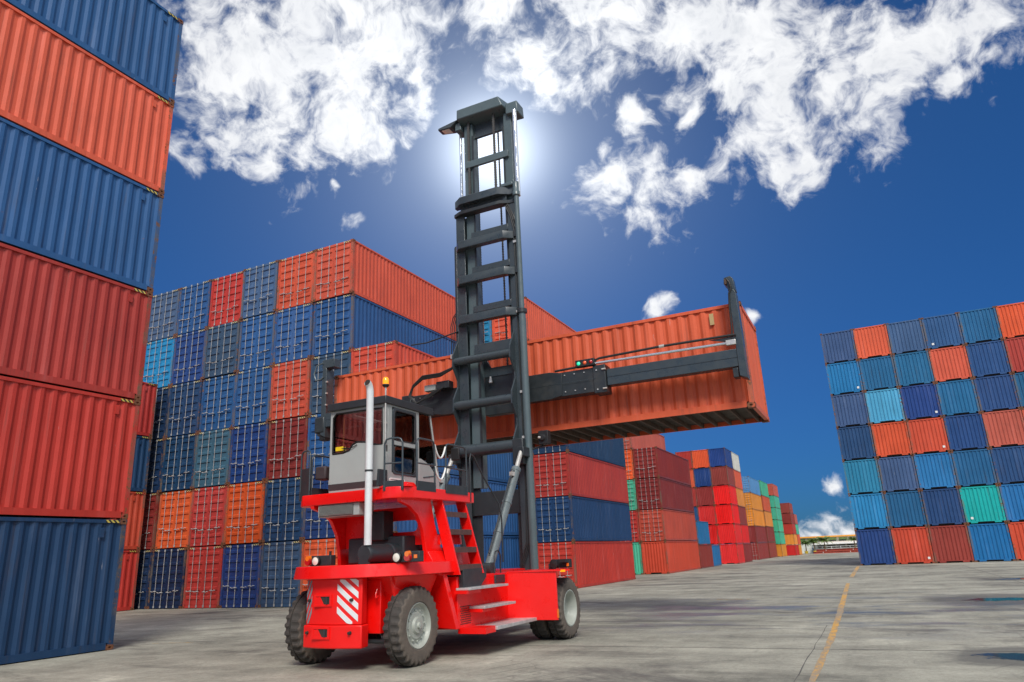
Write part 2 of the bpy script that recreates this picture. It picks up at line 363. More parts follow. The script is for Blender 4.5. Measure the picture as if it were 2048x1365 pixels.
# ------------------------------------------------------------------ ground
def ground_material():
    m, n, b, o = material('stained_concrete')
    c = n.node('ShaderNodeTexCoord').outputs['Object']
    big = n.noise(c, 0.11, 6.0, 0.62); mid = n.noise(n.mapping(c, (0.55, 1.3, 1), (0, 0, 0.15)), 0.55, 8.0, 0.66)
    drag = n.noise(n.mapping(c, (0.16, 1.5, 1), (0, 0, -0.35)), 1.4, 7.0, 0.66)
    drag2 = n.noise(n.mapping(c, (1.9, 0.14, 1), (0, 0, 0.12)), 1.2, 6.0, 0.68)
    grain = n.noise(c, 14.0, 8.0, 0.75); grit = n.noise(c, 70.0, 3.0, 0.7)
    iso = n.noise(c, 0.75, 10.0, 0.70, 0.4)
    t = n.math('ADD', n.math('MULTIPLY', big, 0.34), n.math('ADD', n.math('MULTIPLY', mid, 0.18), n.math('ADD', n.math('MULTIPLY', drag, 0.13), n.math('ADD', n.math('MULTIPLY', drag2, 0.08), n.math('MULTIPLY', iso, 0.27)))))
    cr = n.node('ShaderNodeValToRGB', {0: t}); e = cr.color_ramp.elements
    e[0].position = 0.40; e[0].color = (0.105, 0.102, 0.085, 1); e[1].position = 0.59; e[1].color = (0.56, 0.545, 0.44, 1)
    k = e.new(0.47); k.color = (0.27, 0.262, 0.212, 1); k = e.new(0.55); k.color = (0.41, 0.398, 0.322, 1)
    g2 = n.math('ADD', n.ramp(grain, 0.3, 0.7, 0.74, 1.20, False), n.ramp(grit, 0.3, 0.7, -0.16, 0.16, False))
    col = n.mix(1.0, cr.outputs[0], n.node('ShaderNodeCombineColor', {0: g2, 1: g2, 2: g2}).outputs[0], 'MULTIPLY')
    # oily dark stains
    st = n.ramp(n.noise(n.mapping(c, (0.35, 0.8, 1), (0, 0, 0.3)), 0.5, 9.0, 0.7, 0.6), 0.515, 0.64, 0, 0.74)
    col = n.mix(st, col, (0.10, 0.093, 0.085))
    sc = n.noise(n.mapping(c, (0.9, 3.2, 1), (0, 0, -0.5)), 1.1, 8.0, 0.72, 0.5)
    col = n.mix(n.ramp(sc, 0.55, 0.68, 0, 0.35), col, (0.52, 0.495, 0.42))
    sk = n.noise(n.mapping(c, (3.5, 0.5, 1), (0, 0, -0.75)), 1.3, 7.0, 0.7, 0.3)
    col = n.mix(n.ramp(sk, 0.58, 0.70, 0, 0.32), col, (0.12, 0.113, 0.10))
    # damp sheen across the middle of the yard
    sx = n.node('ShaderNodeSeparateXYZ', {0: c})
    yy = n.math('ADD', sx.outputs[1], n.math('MULTIPLY', n.math('SUBTRACT', mid, 0.5), 12.0))
    band = n.math('MULTIPLY', n.ramp(yy, 13.5, 18.0), n.ramp(yy, 21.0, 28.0, 1.0, 0.0))
    band = n.math('MULTIPLY', band, n.ramp(sx.outputs[0], -9.0, -5.0))
    wet = n.math('MULTIPLY', band, n.ramp(n.noise(n.mapping(c, (0.35, 0.8, 1)), 0.8, 6.0, 0.65), 0.46, 0.60))
    col = n.mix(n.math('MULTIPLY', wet, 0.55), col, (0.085, 0.092, 0.108))
    # damp rims round the puddles
    for px_, py_, pr_ in ((1.62, 12.45, 1.35), (2.75, 23.1, 2.6), (4.4, 33.2, 1.6)):
        dd = n.math('ADD', n.vmath('DISTANCE', c, (px_, py_, 0)), n.math('MULTIPLY', n.math('SUBTRACT', iso, 0.5), 1.6))
        col = n.mix(n.ramp(dd, pr_*.55, pr_, 0.72, 0.0), col, (0.085, 0.083, 0.078))
    # tyre rubber arcs
    tr = n.vmath('DISTANCE', c, (16.0, 2.0, 0)); fr = n.math('FRACT', n.math('MULTIPLY', tr, 2.6))
    arcs = n.math('MULTIPLY', n.ramp(fr, 0.80, 0.86), n.ramp(fr, 0.93, 0.99, 1.0, 0.0))
    arcs = n.math('MULTIPLY', arcs, n.ramp(n.noise(n.mapping(c, (0.25, 0.25, 1), (0, 0, 0)), 1.0, 3.0), 0.56, 0.66))
    col = n.mix(n.math('MULTIPLY', arcs, n.ramp(grain, 0.4, 0.6, 0.2, 0.62)), col, (0.06, 0.058, 0.056))
    # small cracks
    vor = n.node('ShaderNodeTexVoronoi', {'Vector': n.vmath('ADD', c, n.vmath('SCALE', n.node('ShaderNodeTexNoise', {'Vector': c, 'Scale': 1.1, 'Detail': 5.0}).outputs['Color'], 1.6)), 'Scale': 0.20}, feature='DISTANCE_TO_EDGE')
    crk = n.math('MULTIPLY', n.ramp(vor.outputs['Distance'], 0.0, 0.006, 1.0, 0.0), n.ramp(n.noise(c, 0.25, 2.0), 0.5, 0.58, 0.0, 0.3))
    col = n.mix(crk, col, (0.07, 0.065, 0.06))
    n.set(b.inputs['Base Color'], col)
    n.set(b.inputs['Roughness'], n.math('SUBTRACT', 0.86, n.math('MULTIPLY', wet, 0.55)))
    b.inputs['Specular IOR Level'].default_value = 0.4
    h = n.math('SUBTRACT', n.math('ADD', n.math('MULTIPLY', grain, 0.6), n.math('MULTIPLY', grit, 0.4)), n.math('MULTIPLY', crk, 0.8))
    bp = n.node('ShaderNodeBump', {'Strength': 0.35, 'Distance': 0.02, 'Height': h}); n.l.new(bp.outputs[0], b.inputs['Normal'])
    return m
gr = put('ground', MB().add([(-900,-300,0),(900,-300,0),(900,1600,0),(-900,1600,0)], [(0,1,2,3)]), ground_material()); tag(gr, kind='structure')

def worn_line_material():
    m, n, b, o = material('worn_yellow_road_paint')
    c = n.node('ShaderNodeTexCoord').outputs['Object']
    w = n.noise(n.mapping(c, (3.0, 1.0, 1)), 3.0, 9.0, 0.75); big = n.noise(c, 0.35, 3.0)
    f = n.ramp(n.math('ADD', w, n.math('MULTIPLY', big, 0.5)), 0.60, 0.84, 0.0, 0.85)
    n.set(b.inputs['Base Color'], n.mix(f, (0.66, 0.36, 0.07), (0.27, 0.25, 0.21)))
    b.inputs['Roughness'].default_value = 0.8; return m
line_mat = worn_line_material()
mb = MB(); rnd = random.Random(3)
pts = [(-0.93, 6.0), (-1.02, 9.9), (-1.03, 13.5), (-1.10, 18), (-1.42, 32.7)]
def wavy(a, b, w, step=0.35):
    n = max(2, int(math.dist(a, b)/step)); L = []
    for i in range(n+1):
        t = i/n; x = a[0]+(b[0]-a[0])*t; y = a[1]+(b[1]-a[1])*t
        L.append(((x - w/2 + rnd.uniform(-.010, .010), y), (x + w/2 + rnd.uniform(-.010, .010), y)))
    return L
def strip_mesh(segs, z):
    mb = MB()
    for L in segs:
        vs = [(p[0], p[1], z) for row in L for p in row]
        mb.add(vs, [(2*i, 2*i+1, 2*i+3, 2*i+2) for i in range(len(L)-1)])
    return mb
seg = []
for i in range(len(pts)-1): seg += wavy(pts[i], pts[i+1], 0.068 + 0.024*i)[(1 if i else 0):]
o = put('road_marking', strip_mesh([seg], 0.004), line_mat); tag(o, kind='structure')
o = put('road_marking', strip_mesh([wavy((-1.47, 38.0), (-1.55, 54.5), 0.19)], 0.004), line_mat); tag(o, kind='structure')
jm = plain('slab_joint_filler', (0.10, 0.094, 0.086), 0.9, 0, 0.4, 3.0)
def joint(a, b, w):
    n = max(2, int(math.dist(a, b)/0.5)); d = Vector((b[0]-a[0], b[1]-a[1])).normalized(); nx = Vector((-d.y, d.x)); vs = []
    for i in range(n+1):
        t = i/n; p = Vector((a[0]+(b[0]-a[0])*t, a[1]+(b[1]-a[1])*t)) + nx*rnd.uniform(-.012, .012); ww = w*rnd.uniform(.55, 1.3)/2
        vs += [(p.x-nx.x*ww, p.y-nx.y*ww, 0.002), (p.x+nx.x*ww, p.y+nx.y*ww, 0.002)]
    o = put('slab_joint', MB().add(vs, [(2*i, 2*i+1, 2*i+3, 2*i+2) for i in range(n)]), jm); tag(o, kind='structure')
for y in (12.75, 27.5, 42.0): joint((-20, y - .15), (14, y + .4), 0.035)
joint((-1.19, 5.0), (-1.24, 16.5), 0.014); joint((4.2, 8), (4.0, 50), 0.03)
def faded(a, b, w, name='faded_road_marking'):
    d = Vector((b[0]-a[0], b[1]-a[1])).normalized(); nx = Vector((-d.y, d.x))*w/2
    o = put('road_marking', MB().add([(a[0]-nx.x, a[1]-nx.y, .004), (a[0]+nx.x, a[1]+nx.y, .004), (b[0]+nx.x, b[1]+nx.y, .004), (b[0]-nx.x, b[1]-nx.y, .004)], [(0,1,2,3)]), faint_mat); tag(o, kind='structure')
def faint_material():
    m, n, b, o = material('faint_yellow_road_paint')
    c = n.node('ShaderNodeTexCoord').outputs['Object']
    n.set(b.inputs['Base Color'], n.mix(n.ramp(n.noise(c, 5.0, 8.0, 0.75), 0.40, 0.58), (0.46, 0.30, 0.12), (0.31, 0.29, 0.25))); b.inputs['Roughness'].default_value = 0.85; return m
faint_mat = faint_material()
faded((-12.9, 13.6), (-11.9, 14.5), 0.10); faded((-15.6, 12.2), (-14.5, 12.5), 0.09); faded((-5.0, 24.5), (-3.9, 24.3), 0.25)

def water_material():
    m, n, bs, o = material('standing_water')
    c = n.node('ShaderNodeTexCoord').outputs['Object']
    bs.inputs['Base Color'].default_value = (0.018, 0.019, 0.020, 1); bs.inputs['Roughness'].default_value = 0.09; bs.inputs['IOR'].default_value = 1.33
    bp = n.node('ShaderNodeBump', {'Strength': 0.06, 'Distance': 0.01, 'Height': n.noise(c, 3.0, 3.0)}); n.l.new(bp.outputs[0], bs.inputs['Normal'])
    depth = n.node('ShaderNodeAttribute', attribute_name='depth').outputs['Fac']
    k = n.math('ADD', depth, n.math('MULTIPLY', n.math('SUBTRACT', n.noise(c, 3.2, 8.0, 0.7), 0.5), 1.3))
    n.set(bs.inputs['Alpha'], n.ramp(k, 0.16, 0.40, 0.0, 0.80)); return m
wm = water_material()
def puddle(cx, cy, rx, ry, rot, label, seed):
    r = random.Random(seed); N = 56; ph = [r.uniform(0, 6.28) for _ in range(5)]; vs = [(0, 0, 0.003)]
    for k in range(N):
        a = 2*math.pi*k/N; q = 1 + .20*math.sin(2*a+ph[0]) + .13*math.sin(3*a+ph[1]) + .08*math.sin(7*a+ph[2]) + .05*math.sin(13*a+ph[3])
        x, y = rx*q*math.cos(a), ry*q*math.sin(a); vs.append((x*math.cos(rot)-y*math.sin(rot), x*math.sin(rot)+y*math.cos(rot), 0.003))
    o = put('puddle', MB().add(vs, [(0, k+1, (k+1) % N + 1) for k in range(N)]), wm); o.location = (cx, cy, 0)
    at = o.data.attributes.new('depth', 'FLOAT', 'POINT')
    for i in range(len(vs)): at.data[i].value = 1.0 if i == 0 else 0.0
    tag(o, label, 'puddle', 'puddles on the concrete yard')
puddle(1.62, 12.45, 0.72, 0.62, 0.2, 'dark puddle on the concrete nearest the camera, at the photo edge', 4)
puddle(2.75, 23.1, 1.35, 0.75, 0.5, 'long shallow puddle further off, between the near puddle and the blue stacks', 9)
puddle(4.4, 33.2, 0.8, 0.5, 0.1, 'small far puddle just in front of the tall blue and orange block', 12)

# ------------------------------------------------------------------ containers
PAL = dict(midnavy=(34,80,134), dustblue=(66,98,146), navy=(26,66,106), deepnavy=(18,48,84), blue=(38,90,148), steel=(74,106,144), greyblue=(58,88,118), sky=(26,140,190), cerulean=(12,122,182), tealblue=(20,108,156),
           lightsky=(72,174,208), royal=(26,68,134), orange=(226,94,58), vivid=(238,92,34), redorange=(214,78,50), red=(196,58,48), maroon=(148,48,44), crimson=(222,20,26), scarlet=(240,22,18),
           turquoise=(16,172,170), mint=(74,188,152), amber=(240,150,40), white=(214,216,204), lightblue=(84,158,216), brownred=(160,62,52), salmon=(206,98,80), slate=(62,104,124))
WORD = dict(midnavy='navy blue', dustblue='dusty greyish blue', navy='navy blue', deepnavy='dark navy', blue='mid blue', steel='faded steel blue', greyblue='greyish blue', sky='sky blue', cerulean='cerulean blue', tealblue='teal blue', lightsky='pale sky blue',
            royal='royal blue', orange='salmon orange', vivid='vivid orange', redorange='red orange', red='brick red', maroon='maroon', crimson='crimson', scarlet='scarlet', turquoise='turquoise', mint='mint green',
            amber='amber yellow', white='white', lightblue='light blue', brownred='brownish red', salmon='pale salmon', slate='slate teal')
ALB = 0.86
CACHE = {}
def get(key, fn, mat, smooth=None):
    if key not in CACHE:
        me = fn().mesh(key[0], smooth); me.materials.append(mat); CACHE[key] = me
    return CACHE[key]

def corr_profile(a0, a1, pitch, depth):
    n = max(2, round((a1-a0)/pitch)); p = (a1-a0)/n; out = []
    for i in range(n):
        b = a0 + i*p; out += [(b, 0), (b+p*.26, 0), (b+p*.50, depth), (b+p*.76, depth)]
    out.append((a1, 0)); return out
def corr_side(x, y0, y1, z0, z1, pitch, depth, sgn):
    pr = corr_profile(y0, y1, pitch, depth); mb = MB(); vs = []
    for y, d in pr: vs += [(x - sgn*d, y, z0), (x - sgn*d, y, z1)]
    return mb.add(vs, [(2*i, 2*i+2, 2*i+3, 2*i+1) for i in range(len(pr)-1)])
def corr_end(y, x0, x1, z0, z1, pitch, depth, sgn):
    pr = corr_profile(x0, x1, pitch, depth); mb = MB(); vs = []
    for x, d in pr: vs += [(x, y - sgn*d, z0), (x, y - sgn*d, z1)]
    return mb.add(vs, [(2*i, 2*i+2, 2*i+3, 2*i+1) for i in range(len(pr)-1)])
def casting_mesh(a, b, h):
    """corner block with an oval hole sunk in each outward face (+x, -y, +z corner)"""
    mb = MB(); N = 10
    def face(o, u, v, n_, hu, hv):
        o, u, v, n_ = map(Vector, (o, u, v, n_)); out, inn, dp = [], [], []
        for k in range(N):
            an = 2*math.pi*k/N + math.pi/N; cx, cy = math.cos(an), math.sin(an); m = max(abs(cx), abs(cy))
            out.append(o + u*(cx/m) + v*(cy/m)); inn.append(o + u*cx*hu + v*cy*hv); dp.append(o + u*cx*hu + v*cy*hv - n_*min(a, b, h)*.28)
        b0 = len(mb.v); mb.add(out + inn + dp, [])
        for k in range(N):
            j = (k+1) % N
            mb.f += [(b0+k, b0+j, b0+N+j, b0+N+k), (b0+N+k, b0+N+j, b0+2*N+j, b0+2*N+k)]
        mb.f.append(tuple(b0+2*N+k for k in range(N)))
    face((a/2, 0, 0), (0, b/2, 0), (0, 0, h/2), (1, 0, 0), .42, .36)
    face((0, -b/2, 0), (a/2, 0, 0), (0, 0, h/2), (0, -1, 0), .36, .36)
    e = .0
    mb.add([(-a/2,-b/2,-h/2),(a/2,-b/2,-h/2),(a/2,b/2,-h/2),(-a/2,b/2,-h/2),(-a/2,-b/2,h/2),(a/2,-b/2,h/2),(a/2,b/2,h/2),(-a/2,b/2,h/2)],
           [(0,3,2,1),(4,5,6,7),(2,3,7,6),(3,0,4,7)])
    return mb
def rod_mesh(z0, z1, s):
    r = .0135*s; prof = [(z0, 0), (z0, .034*s), (z0+.10*s, .034*s), (z0+.10*s, r)]
    for f in (.26, .50, .74):
        zc = z0 + (z1-z0)*f; prof += [(zc-.03*s, r), (zc-.03*s, .022*s), (zc+.03*s, .022*s), (zc+.03*s, r)]
    prof += [(z1-.10*s, r), (z1-.10*s, .034*s), (z1, .034*s), (z1, 0)]
    return MB().lathe((0, 0, 0), 2, prof, 6)
def handle_mesh(s, flip):
    mb = MB(); L = .30*s
    return mb.tube([(-.08*s, 0, .0), (.02*s, -.03*s, .01*s), (L*.6, -.035*s, -.012*s), (L*.75, -.03*s, .02*s), (L, -.02*s, .012*s)], .015*s, 5, [.02*s, .026*s, .015*s, .018*s, .013*s])
def door_mesh(w, z0, z1, y, s):
    """door leaf, x from 0 to w, pressed with horizontal ribs"""
    e = .055*s; mb = MB(); n = 6; h = (z1-z0-2*e)/n; prof = [(z0+e, 0)]
    for i in range(n):
        b = z0+e+i*h; prof += [(b+h*.40, 0), (b+h*.52, -.045*s), (b+h*.78, -.045*s), (b+h*.90, 0)]
    prof.append((z1-e, 0)); xs = (0, e, w*.30, w*.70, w-e, w)
    x0, x1 = w*.10, w*.90
    cols = [0.0, e*1.3, e*1.7, w-e*1.7, w-e*1.3, w]
    fac = [0, 0, 1, 1, 0, 0]
    zs = [(z0, 0)] + prof + [(z1, 0)]
    vs = [(x, y + d*f, z) for z, d in zs for x, f in zip(cols, fac)]
    m = len(cols); mb.add(vs, [(r*m+c, r*m+c+1, (r+1)*m+c+1, (r+1)*m+c) for r in range(len(zs)-1) for c in range(m-1)])
    mb.add([(0,y,z0),(w,y,z0),(w,y+.04*s,z0),(0,y+.04*s,z0),(0,y,z1),(w,y,z1),(w,y+.04*s,z1),(0,y+.04*s,z1)], [(0,3,2,1),(4,5,6,7),(0,3,7,4),(1,2,6,5)])
    return mb

def container(x, y, z, Wd, L, H, colour, front, label, group, sides='R', s=None, beams=False, name='shipping_container', haz=True, seed=None, castings=True):
    """base centre of the -Y end at (x, y, z); front is 'door' or 'blind'; sides: which long sides get corrugation"""
    s = s or H/2.59; rn = random.Random(hash((round(x, 2), round(y, 2), round(z, 2))) if seed is None else seed)
    root = empty(name, (x, y, z), label, 'container', group)
    k = ALB*rn.uniform(.86, 1.10); base = rgb(*PAL[colour], k)
    gy = sum(base)/3; fade = rn.uniform(0, .09); base = tuple(c*(1-fade) + (gy*.9+.02)*fade for c in base)
    base = tuple(max(0.004, c*rn.uniform(.94, 1.06)) for c in base); al = rn.random()
    def P(nm, me, parent=root, loc=None, col=True, scale=None):
        o = bpy.data.objects.new(nm, me); COL.objects.link(o); o.parent = parent
        if loc: o.location = loc
        if scale: o.scale = scale
        o.color = (*base, al); return o
    K = (round(Wd, 3), round(L, 3), round(H, 3)); hw = Wd/2; ch = .118*s; ca, cb = .162*s, .178*s; g = .012*s
    # posts, rails
    pw = .11*s
    for sx in (-1, 1):
        xx = sx*(hw - pw/2 - g)
        for yy, nm in ((g, 'f'), (L - g - pw*1.0, 'b')):
            P('corner_post', get(('corner_post', *K, sx, nm), lambda: MB().box(xx-pw/2, xx+pw/2, yy, yy+pw, ch, H-ch), M['frame']))
        tr = get(('top_rail', *K, sx), lambda: MB().box(sx*(hw-.07*s) if sx > 0 else -hw+g, hw-g if sx > 0 else -(hw-.07*s), cb, L-cb, H-.095*s, H-.02*s), M['edge'])
        brl = get(('bottom_rail', *K, sx), lambda: MB().prism([(sx*(hw-g), .022*s), (sx*(hw-g), .165*s), (sx*(hw-.06*s), .165*s), (sx*(hw-.06*s), .022*s)], 1, cb, L-cb), M['edge'])
        P('top_rail', tr); P('bottom_rail', brl)
        if castings:
            cm = get(('corner_casting', round(s, 3)), lambda: casting_mesh(ca, cb, ch), M['rust'])
            for yy, sy in ((cb/2, 1), (L-cb/2, -1)):
                for zz_, sz in ((ch/2, -1), (H-ch/2, 1)):
                    P('corner_casting', cm, loc=(sx*(hw-ca/2), yy, zz_), scale=(sx, sy, sz))
        corrug = ('R' in sides and sx > 0) or ('L' in sides and sx < 0)
        if corrug:
            sp = get(('side_panel', *K, sx), lambda: corr_side(sx*(hw-.028*s), pw+g, L-pw-g, .15*s, H-.09*s, .278*s, .036*s, sx), M['paint'])
        else:
            sp = get(('side_panel_flat', *K, sx), lambda: MB().add([(sx*(hw-.05*s), pw, .15*s), (sx*(hw-.05*s), L-pw, .15*s), (sx*(hw-.05*s), L-pw, H-.09*s), (sx*(hw-.05*s), pw, H-.09*s)], [(0,1,2,3)]), M['paint'])
        P('side_panel', sp)
        if haz and corrug:
            hz = get(('hazard_print', *K, sx), lambda: MB().box(sx*(hw-g)-.002, sx*(hw-g)+.003, L-cb-.34*s, L-cb-.02*s, H-.088*s, H-.028*s), M['hazard_side'])
            P('hazard_print', hz)
            vt = get(('vent_cover', *K, sx), lambda: MB().prism([(sx*(hw-.040*s), H-.42*s), (sx*(hw-.040*s), H-.20*s), (sx*(hw-.016*s), H-.215*s), (sx*(hw-.016*s), H-.41*s)], 1, L-.62*s, L-.52*s), M['edge'])
            P('vent_cover', vt)
    P('roof_panel', get(('roof_panel', *K), lambda: MB().box(-hw+.03*s, hw-.03*s, .05, L-.05, H-.05*s, H-.03*s), M['edge']))
    P('floor', get(('floor', *K), lambda: MB().box(-hw+.065*s, hw-.065*s, .06, L-.06, .135*s, .155*s), M['plywood']))
    if beams:
        nb = 34; bm_ = get(('floor_beam', *K), lambda: MB().box(-hw+.062*s, hw-.062*s, -.022*s, .022*s, .02*s, .133*s), M['beamrust'])
        for i in range(nb): P('floor_beam', bm_, loc=(0, .25 + (L-.5)*i/(nb-1), 0))
    # far end
    P('end_panel', get(('end_panel_far', *K), lambda: corr_end(L-.03*s, -hw+pw, hw-pw, .15*s, H-.1*s, .25*s, .03*s, 1), M['paint']))
    P('header', get(('header_far', *K), lambda: MB().box(-hw+ca, hw-ca, L-.10*s, L-g, H-.12*s, H-.02*s), M['edge']))
    P('sill', get(('sill_far', *K), lambda: MB().box(-hw+ca, hw-ca, L-.10*s, L-g, .03*s, .15*s), M['edge']))
    if front == 'door':
        P('header', get(('header', *K), lambda: MB().box(-hw+ca, hw-ca, g, .10*s, H-.13*s, H-.02*s), M['edge']))
        P('sill', get(('sill', *K), lambda: MB().box(-hw+ca, hw-ca, g, .10*s, .025*s, .14*s), M['edge']))
        w = hw - pw - g - .008*s; z0, z1 = .15*s, H-.14*s; yd = .035*s
        dm = get(('door', *K), lambda: door_mesh(w, z0, z1, yd, s), M['paint'])
        rm = get(('locking_rod', *K), lambda: rod_mesh(.045*s, H-.045*s, s), M['galv'])
        hm = get(('door_handle', *K), lambda: handle_mesh(s, 0), M['galv'])
        hz_ = .26*H if rn.random() < .75 else .31*H
        for sx in (-1, 1):
            d = P('door', dm, loc=(0.006*s*sx, 0, 0), scale=(sx, 1, 1))
            for f in (.21, .64):
                P('locking_rod', rm, d, loc=(f*w, -.03*s, 0))
                P('door_handle', hm, d, loc=(f*w - .02*s, -.05*s, hz_ + rn.uniform(-.03, .03)*s + (0 if f < .5 else .07*s)))
        if haz:
            for sx in (-1, 1):
                P('hazard_print', get(('hazard_print_end', *K, sx), lambda: MB().box(min(sx*(hw-ca-.02*s), sx*(hw-ca-.36*s)), max(sx*(hw-ca-.02*s), sx*(hw-ca-.36*s)), g-.003, g+.002, H-.10*s, H-.035*s), M['hazard_end']))
    else:
        P('end_panel', get(('end_panel', *K), lambda: corr_end(.03*s, -hw+pw+g, hw-pw-g, .165*s, H-.10*s, .235*s, .045*s, -1), M['paint']))
        P('header', get(('header', *K), lambda: MB().box(-hw+ca, hw-ca, g, .10*s, H-.12*s, H-.035*s), M['edge']))
        P('sill', get(('sill_blind', *K), lambda: MB().box(-hw+pw, hw-pw, g, .09*s, .125*s, .175*s), M['edge']))
        for sx in (-1, 1):
            P('sill_pad', get(('sill_pad', *K, sx), lambda: MB().box(min(sx*hw*.42, sx*(hw*.42+.42*s)), max(sx*hw*.42, sx*(hw*.42+.42*s)), g+.004, .07*s, .03*s, .124*s), M['edge']))
        P('gap_shade_bar', get(('gap_shade_bar', *K), lambda: MB().box(-hw+ca, hw-ca, .18*s, .24*s, .02*s, .13*s), M['gap']))  # dark bar that paints the shade in the gap under the sill
    return root

ORD = ['bottom', 'second', 'third', 'fourth', 'fifth', 'sixth', 'seventh']
ORDC = ['first', 'second', 'third', 'fourth', 'fifth', 'sixth', 'seventh']
def level(i, n): return 'bottom' if i == 0 else 'top' if i == n-1 else ORD[i]

# tall stack at the photo's edge: long sides, far ends towards the truck
T = ['navy', 'red', 'red', 'blue', 'orange', 'blue']
tl = ['navy blue container at the bottom of the tall near stack, rust down its corner post',
      'brick red container second from the ground in the tall near stack, on the navy one',
      'brick red container third from the ground in the tall near stack, under the blue one',
      'blue container with long scratches, fourth up in the tall near stack, between red and orange',
      'salmon orange container fifth up in the tall near stack, between two blue ones',
      'dull blue container topmost in the tall near stack, cut off by the photo edge']
for i, c in enumerate(T):
    container(-15.5 - 1.22, -1.05, 2.8*i, 2.44, 12.19, 2.795, c, 'blind', tl[i], 'containers of the tall near stack', seed=100+i, s=1.0)
# second side-on stack, peeping out behind it
for i, (c, l) in enumerate(zip(['red', 'redorange', 'navy', 'red'], ['brick red container on the ground showing a narrow strip beside the tall near stack',
        'red orange container second up in the narrow strip behind the tall near stack', 'navy blue container third up in the narrow strip behind the tall near stack', 'brick red container topmost in the narrow strip behind the tall near stack'])):
    container(-30.4 - 1.22, 10.45, 2.6*i, 2.44, 12.19, 2.595, c, 'blind', l, 'containers half hidden behind the tall near stack', seed=120+i)

# big block with doors towards the camera
grid = [['deepnavy','deepnavy','red','royal','greyblue','vivid','blue'],
        ['maroon','vivid','red','vivid','navy','royal','blue'],
        ['deepnavy','navy','slate','royal','maroon','blue','blue'],
        ['deepnavy','navy','blue','blue','redorange','greyblue','redorange'],
        ['sky','royal','greyblue','blue','blue','blue',None],
        ['steel','blue','red','steel','orange','orange',None]]
PX = 2.25; XR = -18.93
for r, row in enumerate(grid):
    for c, colr in enumerate(row):
        if not colr: continue
        xc = XR - PX*(5-c) - PX/2 if c < 6 else XR + 2.33/2 + .01
        col_t = ['first', 'second', 'third', 'fourth', 'fifth', 'sixth', 'seventh'][c]
        lab = f"{WORD[colr]} container with white door rods, {level(r, 6)} row, {col_t} column of the door block"
        container(xc + random.uniform(-.012, .012), 23.15 + random.uniform(-.06, .06), 2.6*r, 2.235 if c < 6 else 2.32, 12.19, 2.595, colr, 'door', lab, 'containers of the door block behind the truck', seed=200+r*10+c, s=.98)

# block further back, seen through the mast
for r in range(6):
    for c in range(2):
        colr = [['blue','red','navy','red','navy','sky'], ['red','blue','red','blue','redorange','orange']][c][r]
        lab = f"{WORD[colr]} container, {level(r, 6)} row, {'outer' if c else 'inner'} column of the block seen through the mast"
        container(-16.25 - 1.16 - (1-c)*2.34, 35.6, 2.7*r, 2.32, 12.19, 2.695, colr, 'door', lab, 'containers of the block seen through the mast', seed=300+r*10+c, haz=False)

# stack behind the truck's front wheel
for i, (c, l) in enumerate(zip(['red', 'navy', 'red', 'navy'], ['brick red container on the ground beside the front wheel, its long side bright', 'navy blue container with doors, second up behind the front wheel',
        'brick red container with doors, third up behind the front wheel', 'navy blue container topmost behind the front wheel, under the lifted one'])):
    container(-13.15 - 1.02, 32.97, 2.165*i, 2.04, 9.35, 2.16, c, 'door', l, 'containers of the four high stack by the front wheel', seed=340+i, s=.84, haz=False)

# aisle stacks
def aisle(nm, xr, y, w, L, h, cols, front, group, seed, sides='R', sm=None, words=None, haz=False):
    for c, colrow in enumerate(cols):
        for r, colr in enumerate(colrow):
            if not colr: continue
            fr = front[r] if isinstance(front, (list, tuple)) else front
            lab = f"{WORD[colr]} container, {level(r, len(colrow))} of {'the ' + words[c] if words else 'its column'} {nm}"
            container(xr - w/2 - c*(w+.02), y, h*1.004*r, w, L, h, colr, fr, lab, group, sides, s=h/2.59, haz=haz, seed=seed+r*10+c)
aisle('of the maroon and orange stack', -13.22, 50.2, 1.80, 9.95, 2.17, [['redorange','redorange','maroon','maroon'], ['mint','red','mint','vivid','salmon']], ['blind','door','door','door','door'], 'containers of the maroon and orange stack', 400, words=['front column', 'back column'])
container(-13.25 - .8, 60.6, 0, 1.6, 5.0, 1.87, 'brownred', 'blind', 'short brownish red container on the ground behind the orange bottom one', 'short containers behind the maroon stack', s=.72, haz=False, seed=451)
container(-13.30 - .8, 60.9, 1.88, 1.6, 4.6, 1.90, 'cerulean', 'blind', 'short bright blue container standing on the short brownish red one', 'short containers behind the maroon stack', s=.72, haz=False, seed=452)
container(-13.35 - .8, 66.0, 0, 1.6, 3.6, 1.80, 'cerulean', 'blind', 'bright blue container on the ground just before the scarlet column', 'short containers behind the maroon stack', s=.70, haz=False, seed=453)
aisle('of the six high scarlet block', -12.36, 73.1, 1.66, 3.6, 1.85, [['scarlet','scarlet','scarlet','scarlet','brownred','royal'], ['scarlet','scarlet','scarlet','maroon','royal','vivid'], ['navy','navy','blue','red','orange','red']], 'blind', 'containers of the scarlet block', 500, words=['aisle column', 'middle column', 'back column'])
for r, colr in enumerate(['maroon','scarlet','maroon','amber','orange','white']):
    container(-12.36 - .83, 76.9, 1.857*r, 1.66, 4.4, 1.85, colr, 'blind', f"{WORD[colr]} container, {level(r, 6)} of the short pile behind the scarlet aisle column", 'containers behind the scarlet block', s=.71, haz=False, seed=560+r)
for r, colr in enumerate(['maroon','maroon','amber','amber','lightblue']):
    container(-12.7 - .8, 88.9, 1.907*r, 1.6, 8.4, 1.90, colr, 'door' if r != 1 else 'blind', f"{WORD[colr]} container, {level(r, 5)} of the pile topped by light blue", 'containers of the pile topped by light blue', s=.73, haz=False, seed=600+r)
